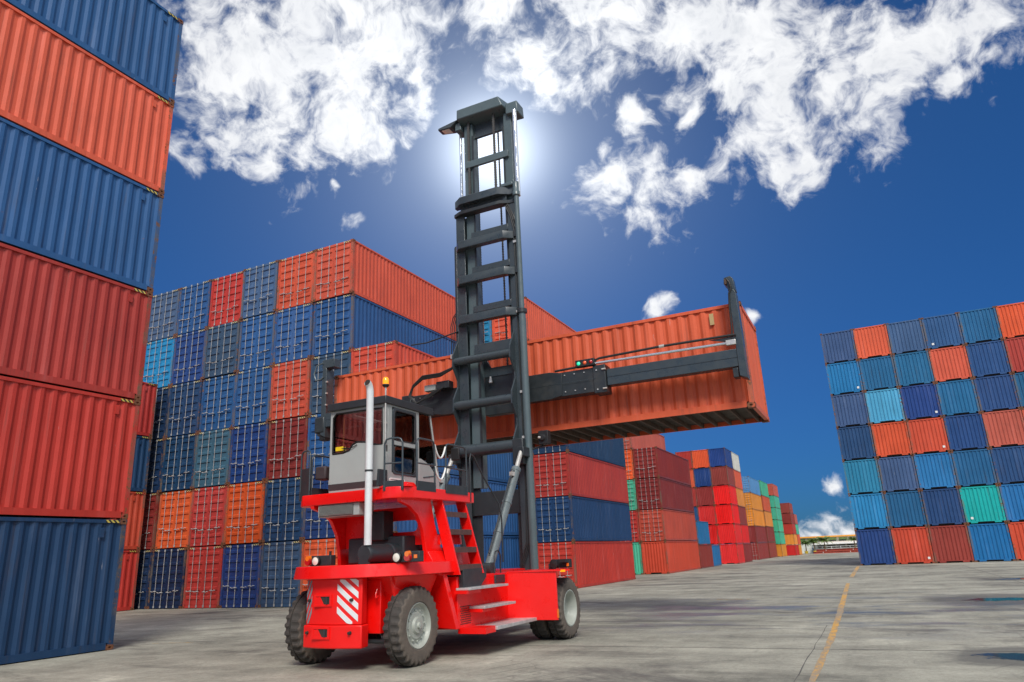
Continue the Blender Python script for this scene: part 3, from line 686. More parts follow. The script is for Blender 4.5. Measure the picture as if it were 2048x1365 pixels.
for r, colr in enumerate(['brownred','maroon','amber','orange','mint']):
    container(-12.6 - .8, 97.8, 1.94*r, 1.6, 6.9, 1.93, colr, 'blind', f"{WORD[colr]} container, {level(r, 5)} of the pile after the light blue one", 'containers of the pile after the light blue one', s=.73, haz=False, seed=620+r)
for r, colr in enumerate(['amber','mint','mint','mint','mint','salmon']):
    container(-11.95 - .8, 105.2, 1.62*r, 1.5, 5.5, 1.61, colr, 'blind', f"{WORD[colr]} container, {level(r, 6)} of the pile mostly mint green", 'containers of the mostly mint pile', s=.6, haz=False, seed=640+r)
for r, colr in enumerate(['crimson','amber','red','maroon','brownred']):
    container(-10.75 - .78, 111.0, 1.46*r, 1.5, 4.0, 1.45, colr, 'blind', f"{WORD[colr]} container, {level(r, 5)} of the last pile by the palms", 'containers of the last pile by the palms', s=.55, haz=False, seed=660+r)
for r, colr in enumerate(['amber','orange','mint','salmon']):
    container(-10.7 - .78, 115.3, 1.46*r, 1.5, 3.6, 1.45, colr, 'blind', f"{WORD[colr]} container, {level(r, 4)} of the pile hidden behind the last one", 'containers behind the last pile', s=.55, haz=False, seed=680+r)
container(-12.3 - .78, 112.0, 1.46*4, 1.5, 4.0, 1.45, 'crimson', 'blind', 'crimson container at the top inner corner of the last pile', 'containers of the last pile by the palms', s=.55, haz=False, seed=690)
for r, colr in enumerate(['red','maroon','royal','royal']):
    container(-12.3 - .78, 112.0, 1.46*r, 1.5, 4.0, 1.45, colr, 'blind', f"{WORD[colr]} container, {level(r, 5)} of the inner column beside the last pile", 'containers of the last pile by the palms', s=.55, haz=False, seed=692+r)

# blind-ended block across the aisle
rg = [['royal','redorange','brownred','cerulean','redorange','midnavy'],
      ['sky','tealblue','midnavy','turquoise','cerulean','red'],
      ['sky','dustblue','cerulean','tealblue','midnavy','blue'],
      ['midnavy','vivid','redorange','midnavy','salmon','orange'],
      ['dustblue','lightsky','royal','tealblue','midnavy','tealblue'],
      ['cerulean','tealblue','tealblue','orange','midnavy','red'],
      ['dustblue','orange','dustblue','blue','tealblue','vivid']]
for r, row in enumerate(rg):
    for c, colr in enumerate(row):
        lab = f"{WORD[colr]} container, {level(r, 7)} row, {ORDC[c]} column from the aisle, blind ended block"
        ct = container(-1.45 + 2.205*c + 1.10, 55.2 + random.uniform(-.04, .04), 2.343*r, 2.19, 12.19*.9, 2.335, colr, 'blind', lab, 'containers of the blind ended block', 'L' if c == 0 else '', s=.90, haz=False, seed=800+r*10+c)
        if (r, c) in ((6, 3), (5, 0), (4, 2), (0, 1), (1, 3), (3, 2)):
            xs = {3: -.72, 0: .78, 2: .80, 1: .82}[c]; put('data_sticker', MB().box(xs-.07, xs+.07, .022, .026, .28, .42), M['white'], ct)

# the lifted one
lifted = container(-14.2, 17.82, 4.60, 2.44, 12.19, 2.55, 'orange', 'blind', 'salmon orange container hanging in the air on the truck spreader', None, 'LR', s=1.0, beams=True, seed=77, haz=False)
lifted.rotation_euler = (0, 0, -math.pi/2)
put('data_plate', MB().box(1.196, 1.226, 11.43, 11.53, 2.08, 2.36), plain('tan_data_plate', (0.50, 0.36, 0.16), 0.5), lifted)

#TRUCK
# ------------------------------------------------------------------ container handler
TR = Vector((-7.95, 12.0, 0.0))
truck = empty('container_handler', TR, 'red container handler truck with tall charcoal mast and grey cab, holding a container up', 'truck')
def part(name, mb, mat, parent=None, smooth=None, bevel=None, label=None):
    o = put(name, mb, mat, parent or truck, smooth, bevel)
    if parent is None: o.location = -TR
    if label: o['label'] = label
    return o
def B(*a): return MB().box(*a)
xm = -7.95
def mir(x): return 2*xm - x

# --- chassis
part('chassis_frame', B(-8.65, -7.25, 9.75, 15.6, .52, 1.33), M['red'], bevel=.015)
part('front_axle', MB().cyl((-9.95, 13.9, .56), (-5.95, 13.9, .56), .16, 16), M['steel_dk'], smooth=40)
part('rear_axle', B(-8.85, -7.05, 10.08, 10.34, .50, .68), M['steel_dk'], bevel=.02)
part('tie_rod', MB().cyl((-8.75, 9.86, .40), (-7.12, 9.86, .40), .035, 10), M['steel_dk'], smooth=40)
part('steering_cylinder', MB().cyl((-8.45, 9.98, .44), (-7.45, 9.98, .44), .06, 12), M['black'], smooth=40)
for sg in (1, -1):
    f = (lambda x: x) if sg > 0 else mir
    a, b = sorted((f(-7.25), f(-6.65)))
    side = part('side_tank', MB().prism([(11.12, .62), (11.16, .44), (13.30, .36), (13.30, 1.30), (11.12, 1.30)], 0, a, b), M['red'], bevel=.012)
    # rear wheel arch panel, slanting
    x0, x1 = f(-7.25), f(-6.55)
    part('arch_panel', MB().hexa([(x0, 10.98, .50), (f(-6.60), 10.98, .46), (f(-6.60), 11.10, .46), (x0, 11.10, .50)], [(x0, 10.78, 1.36), (f(-6.72), 10.78, 1.36), (f(-6.72), 10.90, 1.36), (x0, 10.90, 1.36)]), M['red'], bevel=.01)
    # front fender: plate before the wheel, shelf over it
    p0, p1 = f(-6.55), f(-5.70)
    part('fender_plate', MB().hexa([(f(-6.66), 13.02, .42), (f(-5.72), 13.27, .40), (f(-5.72), 13.31, .40), (f(-6.66), 13.06, .42)], [(f(-6.66), 13.02, 1.285), (f(-5.72), 13.27, 1.285), (f(-5.72), 13.31, 1.285), (f(-6.66), 13.06, 1.285)]), M['red'], bevel=.006)
    part('fender_shelf', MB().prism([(f(-6.66), 13.02), (f(-5.44), 13.30), (f(-5.48), 13.42), (f(-5.95), 14.40), (f(-6.66), 14.55)], 2, 1.288, 1.315), M['red'])
    part('side_reflector', B(*sorted((f(-5.705), f(-5.728))), 13.262, 13.30, .44, .60), M['orangelens'])
    part('edge_reflector', B(*sorted((f(-5.62), f(-5.52))), 13.262, 13.28, 1.27, 1.31), M['amber'])
# steps on the right side
st = part('side_step', B(-6.64, -6.36, 11.05, 12.5, 1.075, 1.115), M['alu'], bevel=.006); part('step_bracket', B(-6.64, -6.40, 11.0, 11.5, 1.02, 1.074), M['red'], st)
st = part('side_step', B(-6.64, -6.33, 11.50, 12.72, .745, .79), M['alu'], bevel=.006); part('step_bracket', B(-6.64, -6.38, 11.5, 12.0, .69, .744), M['red'], st)
st = part('side_step', B(-6.64, -6.12, 11.55, 13.2, .40, .46), M['alu'], bevel=.006); part('step_bracket', B(-6.70, -6.16, 11.2, 11.56, .37, .47), M['red'], st)
part('grab_handle', MB().tube([(-6.68, 12.55, 1.1), (-6.68, 12.57, 1.6), (-6.68, 12.62, 1.70), (-6.68, 12.74, 1.72), (-6.68, 12.83, 1.62), (-6.68, 12.80, 1.1)], .014, 6), M['steel_dk'], smooth=60)
part('grab_foot', B(-6.70, -6.62, 12.48, 12.88, 1.12, 1.27), M['steel_dk'], bevel=.01)
# perforated vent: rows of dark holes
mbh = MB()
for i in range(9):
    for j in range(8):
        y = 11.22 + j*.045 + (i % 2)*.022; z = .52 + i*.035
        mbh.box(-6.655, -6.6465, y-.014, y+.014, z-.010, z+.010)
vt = part('vent_mesh', mbh, M['gap']); vt['kind'] = 'stuff'
# rear counterweight
def arc_front(hw_, y0, bulge, n=10): return [(xm - hw_ + 2*hw_*k/n, y0 - bulge*(1 - (2*k/n-1)**2)) for k in range(n+1)]
poly = arc_front(.56, 9.46, .09) + [(xm+.50, 9.66), (xm-.50, 9.66)]
cw = part('counterweight', MB().prism(poly, 2, .685, 1.37), M['red_panel'], bevel=.012)
poly2 = arc_front(.585, 9.43, .09) + [(xm+.54, 9.66), (xm-.54, 9.66)]
cwl = part('lower_counterweight', MB().prism(poly2, 2, .34, .68), M['red_panel'], bevel=.02)
for par, z, dy in ((cw, .98, 0), (cwl, .50, -.03)):
    part('pocket', MB().ring([(xm-.32, z-.02), (xm+.04, z-.02), (xm+.04, z+.16), (xm-.32, z+.16)], [(xm-.28, z+.012), (xm+.0, z+.012), (xm+.0, z+.13), (xm-.28, z+.13)], 1, 9.352+dy, 9.40+dy), M['red_panel'], par)
    part('pocket_recess', B(xm-.28, xm+.0, 9.364+dy, 9.40+dy, z+.012, z+.13), M['gap'], par)
    part('pocket_lip', MB().hexa([(xm-.28, 9.356+dy, z+.012), (xm-.12, 9.356+dy, z+.012), (xm-.12, 9.366+dy, z+.012), (xm-.28, 9.366+dy, z+.012)], [(xm-.28, 9.356+dy, z+.10), (xm-.20, 9.356+dy, z+.13), (xm-.20, 9.366+dy, z+.13), (xm-.28, 9.366+dy, z+.13)]), M['red_panel'], par)
    part('pocket_pin', MB().cyl((xm-.055, 9.352+dy, z+.015), (xm-.055, 9.352+dy, z+.125), .02, 8), M['steel_dk'], par, smooth=40)
    for dx in (-.46, .40): part('bolt_hole', MB().lathe((xm+dx, 9.395+dy+.02*(abs(dx) > .42), z+.07), 1, [(-.03, .0), (-.03, .022), (.02, .028)], 10), M['gap'], par)
def yfront(x): return 9.46 - .09*(1-((x-xm)/.56)**2)
def chevrons(x0, x1, mat, lean):
    zl, zh = .70, 1.36; N = 8
    for i in range(-1, 5):
        mb = MB(); rows = []
        for k in range(N+1):
            x = x0 + (x1-x0)*k/N; u = k/N; b = zl + .03 + i*.17 + (1-u if lean > 0 else u)*.30
            rows.append((x, max(zl, min(zh, b)), max(zl, min(zh, b+.095))))
        rows = [r for r in rows if r[2]-r[1] > .002]
        if len(rows) < 2: continue
        vs = []
        for x, za, zb in rows: vs += [(x, yfront(x)-.006, za), (x, yfront(x)-.006, zb), (x, yfront(x)+.004, za), (x, yfront(x)+.004, zb)]
        fs = []
        for k in range(len(rows)-1):
            a = 4*k; fs += [(a, a+4, a+5, a+1), (a+2, a+3, a+7, a+6), (a+1, a+5, a+7, a+3), (a, a+2, a+6, a+4)]
        n4 = 4*(len(rows)-1); fs += [(0, 1, 3, 2), (n4, n4+2, n4+3, n4+1)]
        part('reflective_stripe', mb.add(vs, fs), mat, cw)
chevrons(xm+.14, xm+.50, M['reflect'], 1); chevrons(xm-.55, xm-.41, M['reflect_gr'], -1)
# rim over the rear wheels
def band(z, dx=0, dy=0):
    pts = []
    for k in range(15):
        t = -1 + 2*k/14; pts.append((xm + t*(1.28+dx), 9.22 - dy + .72*abs(t)**2.6))
    return pts
bp0, bp1 = band(1.37, 0, 0), band(1.58, -.03, -.03)
mb = MB(); n = len(bp0); tail = [(xm+1.30, 11.08), (xm-1.30, 11.08)]
lo = bp0 + tail; hi = bp1 + [(xm+1.27, 11.08), (xm-1.27, 11.08)]
mb.add([(x, y, 1.375) for x, y in lo] + [(x, y, 1.575) for x, y in hi], [tuple(range(n+2))[::-1], tuple(range(n+2, 2*n+4))] + [(i, (i+1) % (n+2), n+2+(i+1) % (n+2), n+2+i) for i in range(n+2)])
part('rear_bonnet', mb, M['red'], bevel=.014)
part('inner_wall', MB().hexa([(-8.60, 9.98, .82), (-7.20, 9.98, .82), (-7.1, 10.6, .62), (-8.8, 10.6, .62)], [(-8.80, 9.75, 1.37), (-6.95, 9.75, 1.37), (-6.80, 10.75, 1.37), (-9.1, 10.75, 1.37)]), M['red'], bevel=.01)
part('gusset', MB().prism([(9.72, 1.37), (10.0, 1.37), (9.98, .78), (9.92, .78)], 0, -7.06, -7.02), M['red'])
part('tow_hook', MB().tube([(-7.28, 9.70, 1.20), (-7.28, 9.66, 1.10), (-7.26, 9.65, 1.05), (-7.23, 9.66, 1.09)], .016, 6), M['red'], smooth=60)
# lamps at the rear
for sg in (-1, 1):
    x0 = xm - .84 if sg < 0 else xm + .95
    y = 9.70
    lb = part('rear_lamp_box', B(x0 + (.08 if sg < 0 else 0), x0 + (.52 if sg < 0 else .50), y+.03, y+.16, 1.58, 1.745), M['steel_dk'], bevel=.01)
    hx = x0 + (.235 if sg < 0 else .10); rx = x0 + (.06 if sg < 0 else .30)
    hl = part('work_light', MB().lathe((hx, y, 1.66), 1, [(.06, .0), (.05, .075), (-.02, .083), (-.035, .070)], 18), M['black'], lb, smooth=40)
    part('work_light_lens', MB().lathe((hx, y-.022, 1.66), 1, [(-.018, .0), (-.012, .045), (.0, .072)], 18), M['lamp'], lb, smooth=60)
    part('tail_lamp', MB().lathe((rx, y, 1.65), 1, [(-.03, 0), (-.03, .055), (.05, .065), (.05, 0)], 14), M['redlens'], lb, smooth=50)
    part('indicator', MB().lathe((rx, y, 1.705), 1, [(-.032, 0), (-.032, .042), (.04, .05), (.04, 0)], 12), M['orangelens'], lb, smooth=50)
    if sg > 0: part('side_indicator', B(x0+.40, x0+.46, y+.022, y+.032, 1.635, 1.69), M['orangelens'], lb)
    else: part('aerial', MB().cyl((x0+.49, y+.05, 1.745), (x0+.49, y+.05, 1.81), .022, 8), M['black'], lb)
# muffler and exhaust
mf = part('muffler', MB().lathe((-7.50, 9.62, 1.735), 1, [(0, 0), (.0, .125), (.03, .15), (.06, .155), (1.35, .155), (1.40, .14), (1.40, 0)], 28), M['steel_dk'], smooth=40)
part('muffler_strap', MB().lathe((-7.50, 10.25, 1.735), 1, [(-.03, .157), (-.03, .163), (.03, .163), (.03, .157)], 28), M['steel'], mf, smooth=40)
part('muffler_foot', B(-7.60, -7.42, 9.615, 9.68, 1.575, 1.66), M['steel_dk'], mf)
ex = part('exhaust_pipe', MB().tube([(-7.455, 9.66, 1.87), (-7.455, 9.66, 4.42), (-7.455, 9.645, 4.49), (-7.455, 9.62, 4.54), (-7.455, 9.585, 4.565), (-7.455, 9.57, 4.572)], .062, 20, caps=False), M['pipe'], smooth=60)
part('pipe_bore', MB().lathe((-7.455, 9.582, 4.566), 1, [(0, 0), (0, .060)], 18), M['gap'], ex)
part('pipe_clamp', MB().lathe((-7.455, 9.66, 3.07), 2, [(-.015, .064), (-.015, .069), (.015, .069), (.015, .064)], 20), M['steel_dk'], ex, smooth=40)
part('heat_shield', MB().prism([(9.75, 2.82), (9.78, 3.1), (10.0, 3.1), (10.0, 2.82)], 0, -7.37, -7.33), M['steel_dk'])
# engine hood, cab legs
part('engine_hood', B(-8.9, -6.98, 11.15, 12.45, 1.33, 1.80), M['red'], bevel=.02)
part('engine_block', B(-8.5, -7.3, 10.45, 11.1, 1.58, 2.02), M['steel_dk'], bevel=.03)
part('radiator_box', B(-8.0, -7.62, 10.30, 10.60, 1.95, 2.45), M['black'], bevel=.02)
leg = [(9.90, 2.615), (9.92, 2.54), (10.18, 2.48), (10.42, 2.34), (10.58, 2.10), (10.66, 1.80), (10.70, 1.34), (11.40, 1.34), (11.22, 1.65), (10.95, 2.2), (10.82, 2.615)]
for x0 in (-7.06, -8.92): part('cab_leg', MB().prism(leg, 0, x0, x0+.075), M['red'], bevel=.008)
part('cab_leg_flange', MB().hexa([(-6.98, 10.68, 1.34), (-6.72, 10.68, 1.34), (-6.72, 11.42, 1.34), (-6.98, 11.42, 1.34)], [(-6.98, 10.62, 1.74), (-6.92, 10.62, 1.74), (-6.92, 11.25, 1.74), (-6.98, 11.25, 1.74)]), M['red'], bevel=.01)
part('cross_beam', MB().ring([(-8.84, 1.86), (-7.07, 1.86), (-7.07, 2.5), (-8.84, 2.5)] and rounded(-8.84, -7.07, 1.86, 2.52, .02), rounded(-8.0, -7.25, 2.09, 2.29, .09), 1, 10.80, 10.88), M['red'])
# deck
deck = [(-9.28, 10.06), (-9.10, 9.90), (-7.42, 9.86), (-7.16, 9.78), (-6.95, 9.86), (-6.82, 10.15), (-6.80, 12.05), (-9.1, 12.05)]
dk = part('deck', MB().prism(deck, 2, 2.60, 2.79), M['red'], bevel=.012)
part('deck_fairing', MB().hexa([(-7.36, 9.80, 2.79), (-6.85, 9.90, 2.79), (-6.85, 10.2, 2.79), (-7.36, 10.0, 2.79)], [(-7.20, 9.83, 2.86), (-6.88, 9.91, 2.86), (-6.88, 10.14, 2.86), (-7.20, 9.95, 2.86)]), M['red'], dk)
# cooler unit under the deck
ac = part('cooler_unit', B(-8.76, -7.86, 9.93, 10.35, 2.385, 2.595), M['cabgrey'], bevel=.012)
for k in range(9): part('louvre', MB().hexa([(-8.72, 9.915, 2.408+k*.019), (-7.99, 9.915, 2.408+k*.019), (-7.99, 9.93, 2.412+k*.019), (-8.72, 9.93, 2.412+k*.019)], [(-8.72, 9.905, 2.416+k*.019), (-7.99, 9.905, 2.416+k*.019), (-7.99, 9.93, 2.424+k*.019), (-8.72, 9.93, 2.424+k*.019)]), M['cabgrey'], ac)
part('louvre_back', B(-8.73, -7.98, 9.925, 9.932, 2.40, 2.58), M['gap'], ac)
# stairs
stair = part('stair_stringer', MB().hexa([(-6.76, 11.03, 1.33), (-6.54, 11.03, 1.33), (-6.54, 11.07, 1.33), (-6.76, 11.07, 1.33)], [(-7.06, 10.99, 2.60), (-6.86, 10.99, 2.60), (-6.86, 11.03, 2.60), (-7.06, 11.03, 2.60)]), M['red'], bevel=.004)
stair2 = part('stair_stringer', MB().hexa([(-6.76, 11.86, 1.33), (-6.54, 11.86, 1.33), (-6.54, 11.90, 1.33), (-6.76, 11.90, 1.33)], [(-7.06, 11.80, 2.60), (-6.86, 11.80, 2.60), (-6.86, 11.84, 2.60), (-7.06, 11.84, 2.60)]), M['red'], bevel=.004)
for k, z in enumerate((2.38, 2.07, 1.76, 1.46)):
    xc = -6.955 + .085*k
    t = part('stair_tread', B(xc-.11, xc+.12, 11.05+.008*k, 11.80+.016*k, z, z+.035), M['tread'], bevel=.004)
    part('tread_lip', B(xc+.12, xc+.135, 11.05+.008*k, 11.80+.016*k, z-.06, z+.03), M['tread'], t)
for z in (1.92, 1.58): part('riser_plate', MB().hexa([(-6.98+.0, 11.07, z-.07), (-6.95, 11.07, z-.07), (-6.95, 11.82, z-.07), (-6.98, 11.82, z-.07)], [(-7.0, 11.07, z+.10), (-6.97, 11.07, z+.10), (-6.97, 11.82, z+.10), (-7.0, 11.82, z+.10)]), M['red'])
part('battery_box', MB().prism([(11.18, 1.08), (11.18, 1.42), (12.02, 1.42), (12.02, 1.26), (11.75, 1.08)], 0, -6.66, -6.56), M['steel_dk'], bevel=.008)
# --- cab
cab = part('cab_body', MB().prism([(-8.60, 2.80), (-7.36, 2.80), (-7.36, 3.545), (-7.62, 3.56), (-7.80, 3.62), (-7.98, 3.64), (-8.08, 3.60), (-8.16, 3.50), (-8.30, 3.47), (-8.60, 3.47)], 1, 10.0, 10.05), M['cabgrey'], bevel=.008)
part('cab_skirt', B(-8.605, -7.42, 9.995, 10.0, 2.84, 2.95), M['dash'], cab)
part('rear_frame', MB().ring(rounded(-8.60, -7.36, 3.40, 4.27, .02), [(x, z) for x, z in rounded(-8.545, -7.43, 3.42, 4.215, .09)], 1, 10.002, 10.052), M['cabgrey'], cab)
wl = [(-8.53, 3.49), (-8.30, 3.49), (-8.16, 3.52), (-8.08, 3.62), (-7.98, 3.655), (-7.80, 3.635), (-7.62, 3.575), (-7.45, 3.56), (-7.44, 4.20), (-8.47, 4.21), (-8.535, 4.14), (-8.53, 3.49)]
rw = part('rear_window', MB().prism(wl[:-1], 1, 10.020, 10.026), M['glass'])
part('window_seal', MB().tube([(x, 9.998, z) for x, z in wl], .014, 6), M['seal'], rw, smooth=60)
part('rear_wiper', MB().tube([(-7.98, 9.985, 3.60), (-8.10, 9.975, 3.55), (-8.44, 9.985, 3.58)], .008, 5), M['black'], rw)
part('hammer_holder', B(-8.45, -8.29, 9.975, 10.012, 3.525, 3.60), M['yellow'], rw, bevel=.006)
part('grab_bar', MB().cyl((-8.37, 10.09, 3.62), (-8.37, 10.09, 4.15), .013, 6), M['yellowbar'], rw)
# side walls
for sg, X in ((1, -7.36), (-1, -8.60)):
    x0, x1 = (X-.045, X) if sg > 0 else (X, X+.045)
    sd = part('side_wall', MB().ring([(10.055, 2.80), (11.02, 2.80), (11.02, 4.27), (10.055, 4.27)], [(10.17, 3.08), (10.93, 3.04), (10.93, 4.235), (10.17, 4.235)], 0, x0, x1), M['cabgrey'], bevel=.006)
    qf = part('quarter_panel', MB().prism([(11.025, 2.80), (11.74, 2.80), (11.70, 3.05), (11.35, 3.32), (11.10, 3.40), (11.025, 3.40)], 0, x0, x1), M['cabgrey'], bevel=.006)
    part('quarter_window', MB().prism([(11.03, 3.41), (11.10, 3.41), (11.36, 3.33), (11.70, 3.06), (11.42, 4.27), (11.03, 4.27)], 0, (x0+x1)/2, (x0+x1)/2+.006), M['glass'])
    d = part('cab_door', MB().ring(rounded(10.185, 10.915, 3.05, 4.225, .10), rounded(10.225, 10.875, 3.64, 4.19, .07), 0, x0+.004, x1+.006*sg), M['cabgrey']) if False else None
    dr = part('cab_door', MB().ring(rounded(10.18, 10.92, 3.05, 4.23, .08), rounded(10.225, 10.88, 3.09, 4.19, .08), 0, x0+.003, x1+.012*sg), M['steel'], bevel=.004)
    part('door_rail', B(min(x0, x1)+.004, max(x0, x1)+(.01 if sg > 0 else -.01), 10.20, 10.90, 3.565, 3.64), M['cabgrey'], dr)
    for z0, z1 in ((3.64, 4.19), (3.09, 3.565)):
        g = part('door_glass', MB().prism(rounded(10.225, 10.88, z0, z1, .07), 0, X-.022*sg, X-.017*sg), M['glass'], dr)
        ol = [(X+.006*sg, y, z) for y, z in rounded(10.235, 10.87, z0+.01, z1-.01, .07)]
        part('door_seal', MB().tube(ol + ol[:1], .013, 6), M['seal'], dr, smooth=60)
    if sg > 0:
        part('door_handle', B(X+.004, X+.03, 10.88, 10.905, 3.42, 3.60), M['black'], dr)
        part('vent_slot', MB().hexa([(X+.002, 11.15, 3.05), (X+.002, 11.5, 3.10), (X+.002, 11.5, 3.12), (X+.002, 11.15, 3.07)], [(X+.008, 11.15, 3.05), (X+.008, 11.5, 3.10), (X+.008, 11.5, 3.12), (X+.008, 11.15, 3.07)]), M['steel'], qf)
        part('data_sign', MB().prism(rounded(10.09, 10.55, 2.885, 2.985, .045), 0, X+.004, X+.012), M['white'], sd)
        for q in (2.91, 2.95): part('sign_line', B(X+.012, X+.014, 10.12, 10.34, q, q+.008), M['dash'], sd)
ws = part('windscreen', MB().hexa([(-8.55, 11.70, 3.06), (-7.41, 11.70, 3.06), (-7.41, 11.71, 3.06), (-8.55, 11.71, 3.06)], [(-8.55, 11.42, 4.26), (-7.41, 11.42, 4.26), (-7.41, 11.43, 4.26), (-8.55, 11.43, 4.26)]), M['glass'])
part('front_panel', B(-8.55, -7.41, 11.70, 11.74, 2.80, 3.05), M['cabgrey'])
for X in (-8.58, -7.38): part('front_pillar', MB().tube([(X, 11.71, 3.05), (X, 11.42, 4.27)], .022, 6), M['cabgrey'], smooth=60)
rf = part('cab_roof', MB().ring([(-8.63, 9.93), (-7.32, 9.93), (-7.32, 11.46), (-8.63, 11.46)], [(-8.40, 10.35), (-7.55, 10.35), (-7.55, 11.30), (-8.40, 11.30)], 2, 4.262, 4.40), M['steel_dk'], bevel=.012)
part('roof_window', B(-8.42, -7.53, 10.33, 11.32, 4.405, 4.411), M['glass'], rf)
part('roof_bar', B(-8.40, -7.55, 10.80, 10.84, 4.30, 4.34), M['steel_dk'], rf)
bp = part('beacon_pole', MB().tube([(-7.345, 9.955, 3.50), (-7.345, 9.955, 4.55)], .014, 8), M['rod'], smooth=60)
for z in (3.6, 3.9): part('pole_clamp', B(-7.37, -7.33, 9.955, 9.99, z, z+.03), M['rod'], bp)
part('beacon_base', MB().lathe((-7.345, 9.955, 4.545), 2, [(0, .02), (.0, .035), (.03, .062), (.05, .062), (.05, 0)], 16), M['black'], bp, smooth=40)
part('beacon_lens', MB().lathe((-7.345, 9.955, 4.596), 2, [(0, .056), (.09, .056), (.125, .040), (.138, 0)], 18), M['amber'], bp, smooth=60)
# inside the cab
seat = part('seat', B(-8.12, -7.66, 10.42, 10.92, 3.18, 3.30), M['dash'], bevel=.03)
part('seat_back', MB().hexa([(-8.12, 10.36, 3.28), (-7.66, 10.36, 3.28), (-7.66, 10.46, 3.28), (-8.12, 10.46, 3.28)], [(-8.08, 10.26, 3.86), (-7.70, 10.26, 3.86), (-7.70, 10.35, 3.86), (-8.08, 10.35, 3.86)]), M['dash'], seat, bevel=.03)
part('seat_base', B(-8.04, -7.74, 10.5, 10.85, 2.81, 3.18), M['dash'], seat)
part('dashboard', B(-8.5, -7.45, 11.25, 11.62, 2.81, 3.25), M['dash'], bevel=.03)
part('steering_wheel', MB().tube([(-7.89+.19*math.cos(a*.3927), 11.12+.10*math.sin(a*.3927), 3.50+.14*math.sin(a*.3927)) for a in range(17)], .016, 6), M['black'], smooth=60)
part('steering_column', MB().cyl((-7.89, 11.35, 3.15), (-7.89, 11.13, 3.49), .03, 8), M['black'])
part('yellow_lever', MB().tube([(-7.47, 10.27, 3.52), (-7.47, 10.30, 3.42), (-7.48, 10.45, 3.36), (-7.5, 10.8, 3.22)], .018, 6), M['yellowbar'], smooth=60)
part('extinguisher', MB().lathe((-7.50, 10.62, 3.36), 1, [(0, 0), (.0, .04), (.18, .04), (.20, .0)], 12), M['redlens'], smooth=40)
part('headliner', MB().ring([(-8.56, 10.06), (-7.40, 10.06), (-7.40, 11.42), (-8.56, 11.42)], [(-8.40, 10.35), (-7.55, 10.35), (-7.55, 11.30), (-8.40, 11.30)], 2, 4.235, 4.258), M['white'])
part('cab_floor', B(-8.56, -7.40, 10.06, 11.68, 2.792, 2.81), M['dash'])
# rails on the deck
def loop(p0, p1, z0, z1, mid=True, r=.017):
    p0, p1 = Vector((*p0, 0)), Vector((*p1, 0)); d = (p1-p0).normalized(); c = .09
    P_ = lambda p, z: (p.x, p.y, z)
    rail = part('guard_rail', MB().tube([P_(p0, z0), P_(p0, z1-c), P_(p0+d*.03, z1-.02), P_(p0+d*c, z1), P_(p1-d*c, z1), P_(p1-d*.03, z1-.02), P_(p1, z1-c), P_(p1, z0)], r, 8), M['steel'], smooth=60)
    if mid: part('mid_rail', MB().tube([P_(p0, (z0+z1)/2), P_(p1, (z0+z1)/2)], r*.85, 8), M['steel'], rail, smooth=60)
    nx = Vector((-d.y, d.x, 0))*.012
    kp = part('kick_plate', MB().hexa([P_(p0-d*.02-nx, z0-.03), P_(p1+d*.02-nx, z0-.03), P_(p1+d*.02+nx, z0-.03), P_(p0-d*.02+nx, z0-.03)], [P_(p0-d*.02-nx, z0+.13), P_(p1+d*.02-nx, z0+.13), P_(p1+d*.02+nx, z0+.13), P_(p0-d*.02+nx, z0+.13)]), M['steel_dk'], rail)
    return rail
loop((-7.24, 9.80), (-6.93, 9.88), 2.76, 3.60)
loop((-6.83, 10.16), (-6.82, 10.70), 2.76, 3.62)
r3 = loop((-6.81, 11.06), (-6.80, 11.78), 2.76, 3.62)
for z in (3.56, 3.18):
    pts = [(-6.815, 10.70+.36*t, z - .22*(1-(2*t-1)**2)) for t in [k/10 for k in range(11)]]
    part('safety_chain', MB().tube(pts, .017, 8), M['white'], smooth=60)
lr = loop((-9.27, 10.02), (-8.98, 9.93), 2.74, 3.60, mid=False)
part('rail_panel', MB().hexa([(-9.25, 10.01, 2.84), (-9.0, 9.935, 2.84), (-9.0, 9.945, 2.84), (-9.25, 10.02, 2.84)], [(-9.25, 10.01, 3.28), (-9.0, 9.935, 3.28), (-9.0, 9.945, 3.28), (-9.25, 10.02, 3.28)]), M['steel_dk'], lr)
loop((-9.0, 10.0), (-8.98, 10.55), 2.80, 3.52, mid=False)
part('washer_tank', B(-8.95, -8.70, 10.02, 10.25, 3.06, 3.30), M['dash'], bevel=.03)
part('front_grab_rail', MB().tube([(-6.80, 11.92, 2.62), (-6.80, 11.92, 3.42), (-6.80, 11.96, 3.52), (-6.80, 12.06, 3.50), (-6.74, 12.35, 3.10), (-6.62, 12.72, 2.60), (-6.60, 12.78, 2.35), (-6.60, 12.78, 1.5)], .016, 8), M['steel_dk'], smooth=60)
part('mirror', B(-7.18, -7.0, 11.85, 11.90, 3.42, 3.66), M['black'], bevel=.015)
part('mirror_arm', MB().tube([(-7.34, 11.6, 3.3), (-7.1, 11.86, 3.3), (-7.09, 11.87, 3.45)], .014, 6), M['black'], smooth=60)

